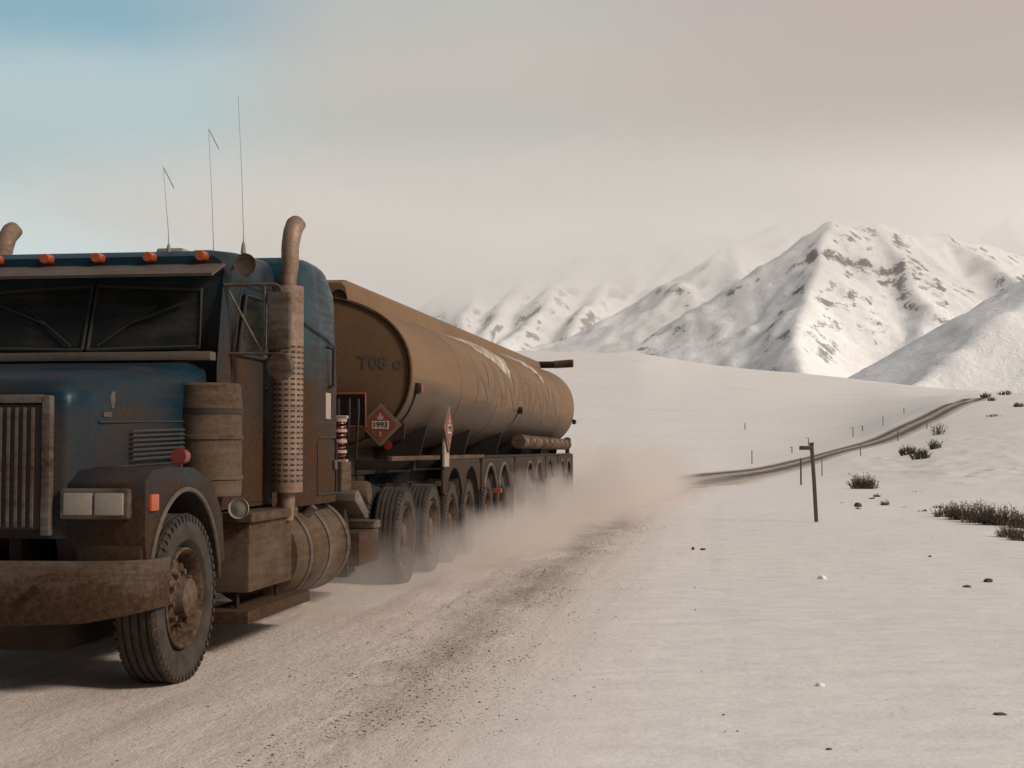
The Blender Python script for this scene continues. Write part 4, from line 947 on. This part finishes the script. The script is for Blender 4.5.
def rock(u, v, wpx, hpx, label, mat=MROCK, cat='rock', group='stones lying on the snow', name='rock', r=None):
    r = r or dist_for(u, v, 4); p = base_at(u, v, r); w = wpx/FP*r/2; h = hpx/FP*r
    bm = bmesh.new(); bmesh.ops.create_icosphere(bm, subdivisions=3, radius=1)
    sd = random.uniform(0, 50)
    for vv in bm.verts:
        n = 1 + .5*float(fbm(np.array([vv.co.x*1.5+sd]), np.array([vv.co.y*1.5+vv.co.z*1.3]), 3, 4)[0]); vv.co *= n; vv.co.x *= w; vv.co.y *= w*.8; vv.co.z *= h*.6
    me = bpy.data.meshes.new(name); bm.to_mesh(me); bm.free(); me.polygons.foreach_set('use_smooth', [cat != 'rock']*len(me.polygons)); me.materials.append(mat)
    o = bpy.data.objects.new(name, me); col.objects.link(o); o.location = (p.x, p.y, p.z+h*.25); o.rotation_euler[2] = random.uniform(-.4, .4); tag(o, label, cat, group)
rock(988, 582, 8, 4, 'dark wedge shaped stone on the bare snow below the thicket')
rock(967, 588, 8, 2.5, 'flat dark stone left of the wedge shaped one')
rock(930, 557, 3, 2, 'small stone up the slope from the two dark stones')
rock(693, 550, 3, 3, 'small dark stone at the edge of the road')
rock(703, 550, 6, 1.6, 'thin dark stone beside the small one at the road edge')
rock(858, 507, 7, 5, 'dark stone among the row of small tufts')
rock(1000, 716, 12, 2.5, 'flat grey stone low on the snow near the bottom corner')
rock(829, 751, 6, 2, 'flat dark chip near the bottom edge of the snow')
rock(822, 579, 8, 4, 'white lump of snow below the tall marker post', MLUMP, 'snow lump', 'white snow lumps', 'snow_lump')
rock(820, 686, 9, 4, 'white lump of snow low in the foreground', MLUMP, 'snow lump', 'white snow lumps', 'snow_lump')

# loose gravel along the margin of the road
g = M(); gr_ = np.random.default_rng(3)
def pebble(x, y, z, s):
    a = gr_.uniform(0, 6.28); c, q = math.cos(a)*s, math.sin(a)*s; h = s*gr_.uniform(.25, .6); k1, k2 = gr_.uniform(.6, 1.1, 2)
    g.add([(x+c, y+q, z), (x-q*k1, y+c*k1, z), (x-c, y-q, z), (x+q*k2, y-c*k2, z), (x+c*.2, y+q*.2, z+h)], [(0, 1, 4), (1, 2, 4), (2, 3, 4), (3, 0, 4)])
N = 26000
yy = 5.5 + 23*gr_.random(N)**.85; xx = np.where(gr_.random(N) < .7, gr_.normal(-1.75, .36, N), gr_.uniform(-7.5, 5.5, N))
cl = fbm(xx/.5, yy/1.1, 4, 77); keep = (cl > .0) | (gr_.random(N) < .22); keep &= ~((xx > -.6) & (gr_.random(N) > .25))
xx, yy = xx[keep], yy[keep]; zz = ground_z(xx[None, :], yy[None, :])[0]
du = xx - CX - .45
for x, y, z, s in zip(xx, yy, zz, gr_.gamma(1.7, .0020, len(xx)) + .0018):
    on = abs(x + 4.9) < 4.4; pebble(x, y, z + (.022 if on else -.002), min(s, .014))
go = g.build('gravel', MROCK, None, 0, 20); tag(go, 'dark loose gravel scattered along the edge of the snowy road', 'gravel', kind='stuff')

# ------------------------------------------------------------------ air: haze, cloud, snow dust
def vol_mat(name, color, density, aniso=.2):
    m = bpy.data.materials.new(name); m.use_nodes = True; t = m.node_tree; t.nodes.remove(t.nodes['Principled BSDF'])
    pv = t.nodes.new('ShaderNodeVolumePrincipled'); pv.inputs['Color'].default_value = color; pv.inputs['Density'].default_value = density; pv.inputs['Anisotropy'].default_value = aniso
    t.links.new(pv.outputs[0], t.nodes['Material Output'].inputs['Volume']); return m, t, pv
def vnode(t, typ, **kw):
    n = t.nodes.new(typ)
    for k, v in kw.items(): setattr(n, k, v)
    return n
def vmath(t, op, a, b=None, clamp=False):
    n = t.nodes.new('ShaderNodeMath'); n.operation = op; n.use_clamp = clamp
    for i, v in enumerate((a, b)):
        if v is None: continue
        if hasattr(v, 'links'): t.links.new(v, n.inputs[i])
        else: n.inputs[i].default_value = v
    return n.outputs[0]
def vrange(t, v, a, b, c=0., d=1., smooth=True):
    n = t.nodes.new('ShaderNodeMapRange'); n.interpolation_type = 'SMOOTHSTEP' if smooth else 'LINEAR'
    for k, q in zip(('From Min', 'From Max', 'To Min', 'To Max'), (a, b, c, d)): n.inputs[k].default_value = q
    t.links.new(v, n.inputs['Value']); return n.outputs[0]

# low cloud on the peaks: density fades in from its base upward
cm_, ct_, cp_ = vol_mat('cloud_air', (1, .996, .985, 1), 0, 0)
tc = vnode(ct_, 'ShaderNodeTexCoord'); sp = vnode(ct_, 'ShaderNodeSeparateXYZ'); ct_.links.new(tc.outputs['Object'], sp.inputs[0])
ns = vnode(ct_, 'ShaderNodeTexNoise'); ns.inputs['Scale'].default_value = .0011; ns.inputs['Detail'].default_value = 3; ct_.links.new(tc.outputs['Object'], ns.inputs['Vector'])
zn = vmath(ct_, 'ADD', sp.outputs['Z'], vmath(ct_, 'MULTIPLY', vmath(ct_, 'SUBTRACT', ns.outputs['Fac'], .5), 380))
den = vmath(ct_, 'MULTIPLY', vmath(ct_, 'ADD', vrange(ct_, zn, 690, 930), vrange(ct_, sp.outputs['Z'], 60, 800, .0, .015)), vrange(ct_, sp.outputs['Z'], 1120, 900))
den = vmath(ct_, 'MULTIPLY', den, vrange(ct_, sp.outputs['Y'], 3900, 4900)); den = vmath(ct_, 'MULTIPLY', den, vrange(ct_, sp.outputs['Y'], 11500, 9500))
den = vmath(ct_, 'MULTIPLY', den, vrange(ct_, sp.outputs['X'], -2900, -1500)); den = vmath(ct_, 'MULTIPLY', den, .0018)
ct_.links.new(den, cp_.inputs['Density'])
cl_ = M().box(-6500, 6000, 3900, 11500, -90, 1750).build('cloud', cm_); tag(cl_, 'low cloud bank wrapping the mountain tops', 'cloud', kind='stuff')

# snow dust thrown up by the wheels
dm, dt, dp_ = vol_mat('snow_dust_air', (.93, .865, .81, 1), 0, .2)
tc = vnode(dt, 'ShaderNodeTexCoord'); sp = vnode(dt, 'ShaderNodeSeparateXYZ'); dt.links.new(tc.outputs['Object'], sp.inputs[0])
mp = vnode(dt, 'ShaderNodeMapping'); mp.inputs['Scale'].default_value = (1, .35, 1.2); dt.links.new(tc.outputs['Object'], mp.inputs[0])
ns = vnode(dt, 'ShaderNodeTexNoise'); ns.inputs['Scale'].default_value = .9; ns.inputs['Detail'].default_value = 3; ns.inputs['Roughness'].default_value = .55; dt.links.new(mp.outputs[0], ns.inputs['Vector'])
X_, Y_, Z_ = sp.outputs
hgt = vrange(dt, Y_, 8, 40, .38, 1.4, False)                           # plume height
hn = vmath(dt, 'MULTIPLY', hgt, vrange(dt, ns.outputs['Fac'], .25, .75, .3, 1.75, False))
vf = vmath(dt, 'SUBTRACT', 1, vmath(dt, 'DIVIDE', Z_, hn), True)
xa = vmath(dt, 'ABSOLUTE', vmath(dt, 'ADD', X_, 4.3)); xw = vrange(dt, Y_, 10, 45, 2.0, 4.3, False)
xf = vrange(dt, vmath(dt, 'DIVIDE', xa, xw), 1.0, .45)
ya = vmath(dt, 'MULTIPLY', vrange(dt, Y_, 9.5, 20), vrange(dt, Y_, 78, 36))
nn = vrange(dt, ns.outputs['Fac'], .34, .66, .08, 1.8)
dd = vmath(dt, 'MULTIPLY', vmath(dt, 'MULTIPLY', vf, xf), vmath(dt, 'MULTIPLY', ya, nn)); dd = vmath(dt, 'MULTIPLY', dd, .80)
dt.links.new(dd, dp_.inputs['Density'])
du_ = M().box(-11, 2.5, 8.5, 80, -.02 - 1.2, 3.6).build('snow_dust', dm); tag(du_, 'brownish snow dust billowing from the wheels of the tanker', 'snow dust', kind='stuff')
sc.cycles.volume_bounces = 10; sc.cycles.use_adaptive_sampling = True; sc.cycles.adaptive_threshold = .03; sc.cycles.max_bounces = 12; sc.cycles.diffuse_bounces = 3; sc.cycles.glossy_bounces = 3
sc.cycles.volume_step_rate = 1.0; sc.cycles.volume_max_steps = 256
dm.cycles.volume_step_rate = .22 if hasattr(dm.cycles, 'volume_step_rate') else 1
print('STEP', hasattr(dm.cycles,'volume_step_rate'))
sc.cycles.use_denoising = True
try: sc.cycles.denoiser = 'OPENIMAGEDENOISE'
except Exception: pass
sc.cycles.sample_clamp_indirect = 4

# ------------------------------------------------------------------ sky and sun
SUN_EL, SUN_AZ = 35., 104.     # degrees; azimuth clockwise from the truck's axis (+Y) towards +X
w = bpy.data.worlds.new('World'); sc.world = w; w.use_nodes = True; t = w.node_tree; bg = t.nodes['Background']
sky = t.nodes.new('ShaderNodeTexSky'); sky.sky_type = 'NISHITA'; sky.sun_disc = False; sky.sun_elevation = R(SUN_EL); sky.sun_rotation = R(SUN_AZ)
sky.air_density = 1.0; sky.dust_density = 2.0
tc = t.nodes.new('ShaderNodeTexCoord'); nz = t.nodes.new('ShaderNodeVectorMath'); nz.operation = 'NORMALIZE'; t.links.new(tc.outputs['Generated'], nz.inputs[0])
sp = t.nodes.new('ShaderNodeSeparateXYZ'); t.links.new(nz.outputs[0], sp.inputs[0])
mp = t.nodes.new('ShaderNodeMapping'); mp.inputs['Scale'].default_value = (1.0, 1.0, 3.2); t.links.new(nz.outputs[0], mp.inputs[0])
nw = t.nodes.new('ShaderNodeTexNoise'); nw.inputs['Scale'].default_value = 2.6; nw.inputs['Detail'].default_value = 6; nw.inputs['Roughness'].default_value = .55; nw.inputs['Distortion'].default_value = .3; t.links.new(mp.outputs[0], nw.inputs['Vector'])
el = vmath(t, 'ADD', sp.outputs['Z'], vmath(t, 'MULTIPLY', vmath(t, 'SUBTRACT', nw.outputs['Fac'], .5), .11))
def wr(v, stops):
    r = t.nodes.new('ShaderNodeValToRGB'); e = r.color_ramp.elements; r.color_ramp.interpolation = 'EASE'
    while len(e) < len(stops): e.new(.5)
    for i, (p, c) in enumerate(stops): e[i].position = p; e[i].color = lin(c)
    t.links.new(v, r.inputs[0]); return r.outputs[0]
els = vmath(t, 'MULTIPLY', el, 2.0)     # ramp position = 2 * sin(elevation)
left = wr(els, [(0, (226, 217, 207)), (.18, (217, 213, 205)), (.27, (193, 203, 201)), (.36, (168, 186, 187)), (.48, (172, 190, 191)), (.60, (134, 168, 182)), (.8, (140, 156, 165)), (1., (128, 131, 137))])
mid = wr(els, [(0, (236, 226, 215)), (.25, (236, 226, 215)), (.31, (216, 207, 197)), (.375, (170, 172, 165)), (.42, (179, 177, 169)), (.52, (187, 181, 172)), (.62, (180, 180, 174)), (1., (128, 129, 133))])
rgt = wr(els, [(0, (248, 238, 226)), (.29, (248, 238, 226)), (.355, (206, 196, 185)), (.42, (181, 171, 161)), (.52, (184, 172, 163)), (.64, (184, 168, 162)), (1., (128, 128, 132))])
azn = vmath(t, 'ADD', vmath(t, 'DIVIDE', sp.outputs['X'], vmath(t, 'MAXIMUM', sp.outputs['Y'], .15)), vmath(t, 'MULTIPLY', vmath(t, 'SUBTRACT', nw.outputs['Fac'], .5), .22))
def mixc(f, a, b):
    m = t.nodes.new('ShaderNodeMix'); m.data_type = 'RGBA'
    for s_, v in ((m.inputs[0], f), (m.inputs[6], a), (m.inputs[7], b)):
        if hasattr(v, 'links'): t.links.new(v, s_)
        else: s_.default_value = v
    return m.outputs[2]
c = mixc(vrange(t, azn, -.42, -.22), left, mid); c = mixc(vrange(t, azn, -.2, .12), c, rgt)
K = t.nodes.new('ShaderNodeVectorMath'); K.operation = 'SCALE'; K.inputs[3].default_value = 10.0; t.links.new(c, K.inputs[0]); t.links.new(vrange(t, sp.outputs['Y'], -.35, .25, 4.0, 10.0), K.inputs[3])  # unseen sky behind the camera dimmed to cut light on the truck front
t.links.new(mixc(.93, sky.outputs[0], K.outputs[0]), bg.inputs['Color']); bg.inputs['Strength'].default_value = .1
sl_ = bpy.data.lights.new('sun', 'SUN'); sl_.energy = 2.65; sl_.angle = R(14); sl_.color = (1, .90, .80)
so = bpy.data.objects.new('sun', sl_); col.objects.link(so)
dvec = Vector((math.sin(R(SUN_AZ))*math.cos(R(SUN_EL)), math.cos(R(SUN_AZ))*math.cos(R(SUN_EL)), math.sin(R(SUN_EL))))
so.rotation_euler = dvec.to_track_quat('Z', 'Y').to_euler(); so.location = (60, 0, 80)
vs_ = sc.view_settings; vs_.view_transform = 'Standard'; vs_.look = 'None'; vs_.exposure = .2; vs_.gamma = 1; vs_.use_curve_mapping = False
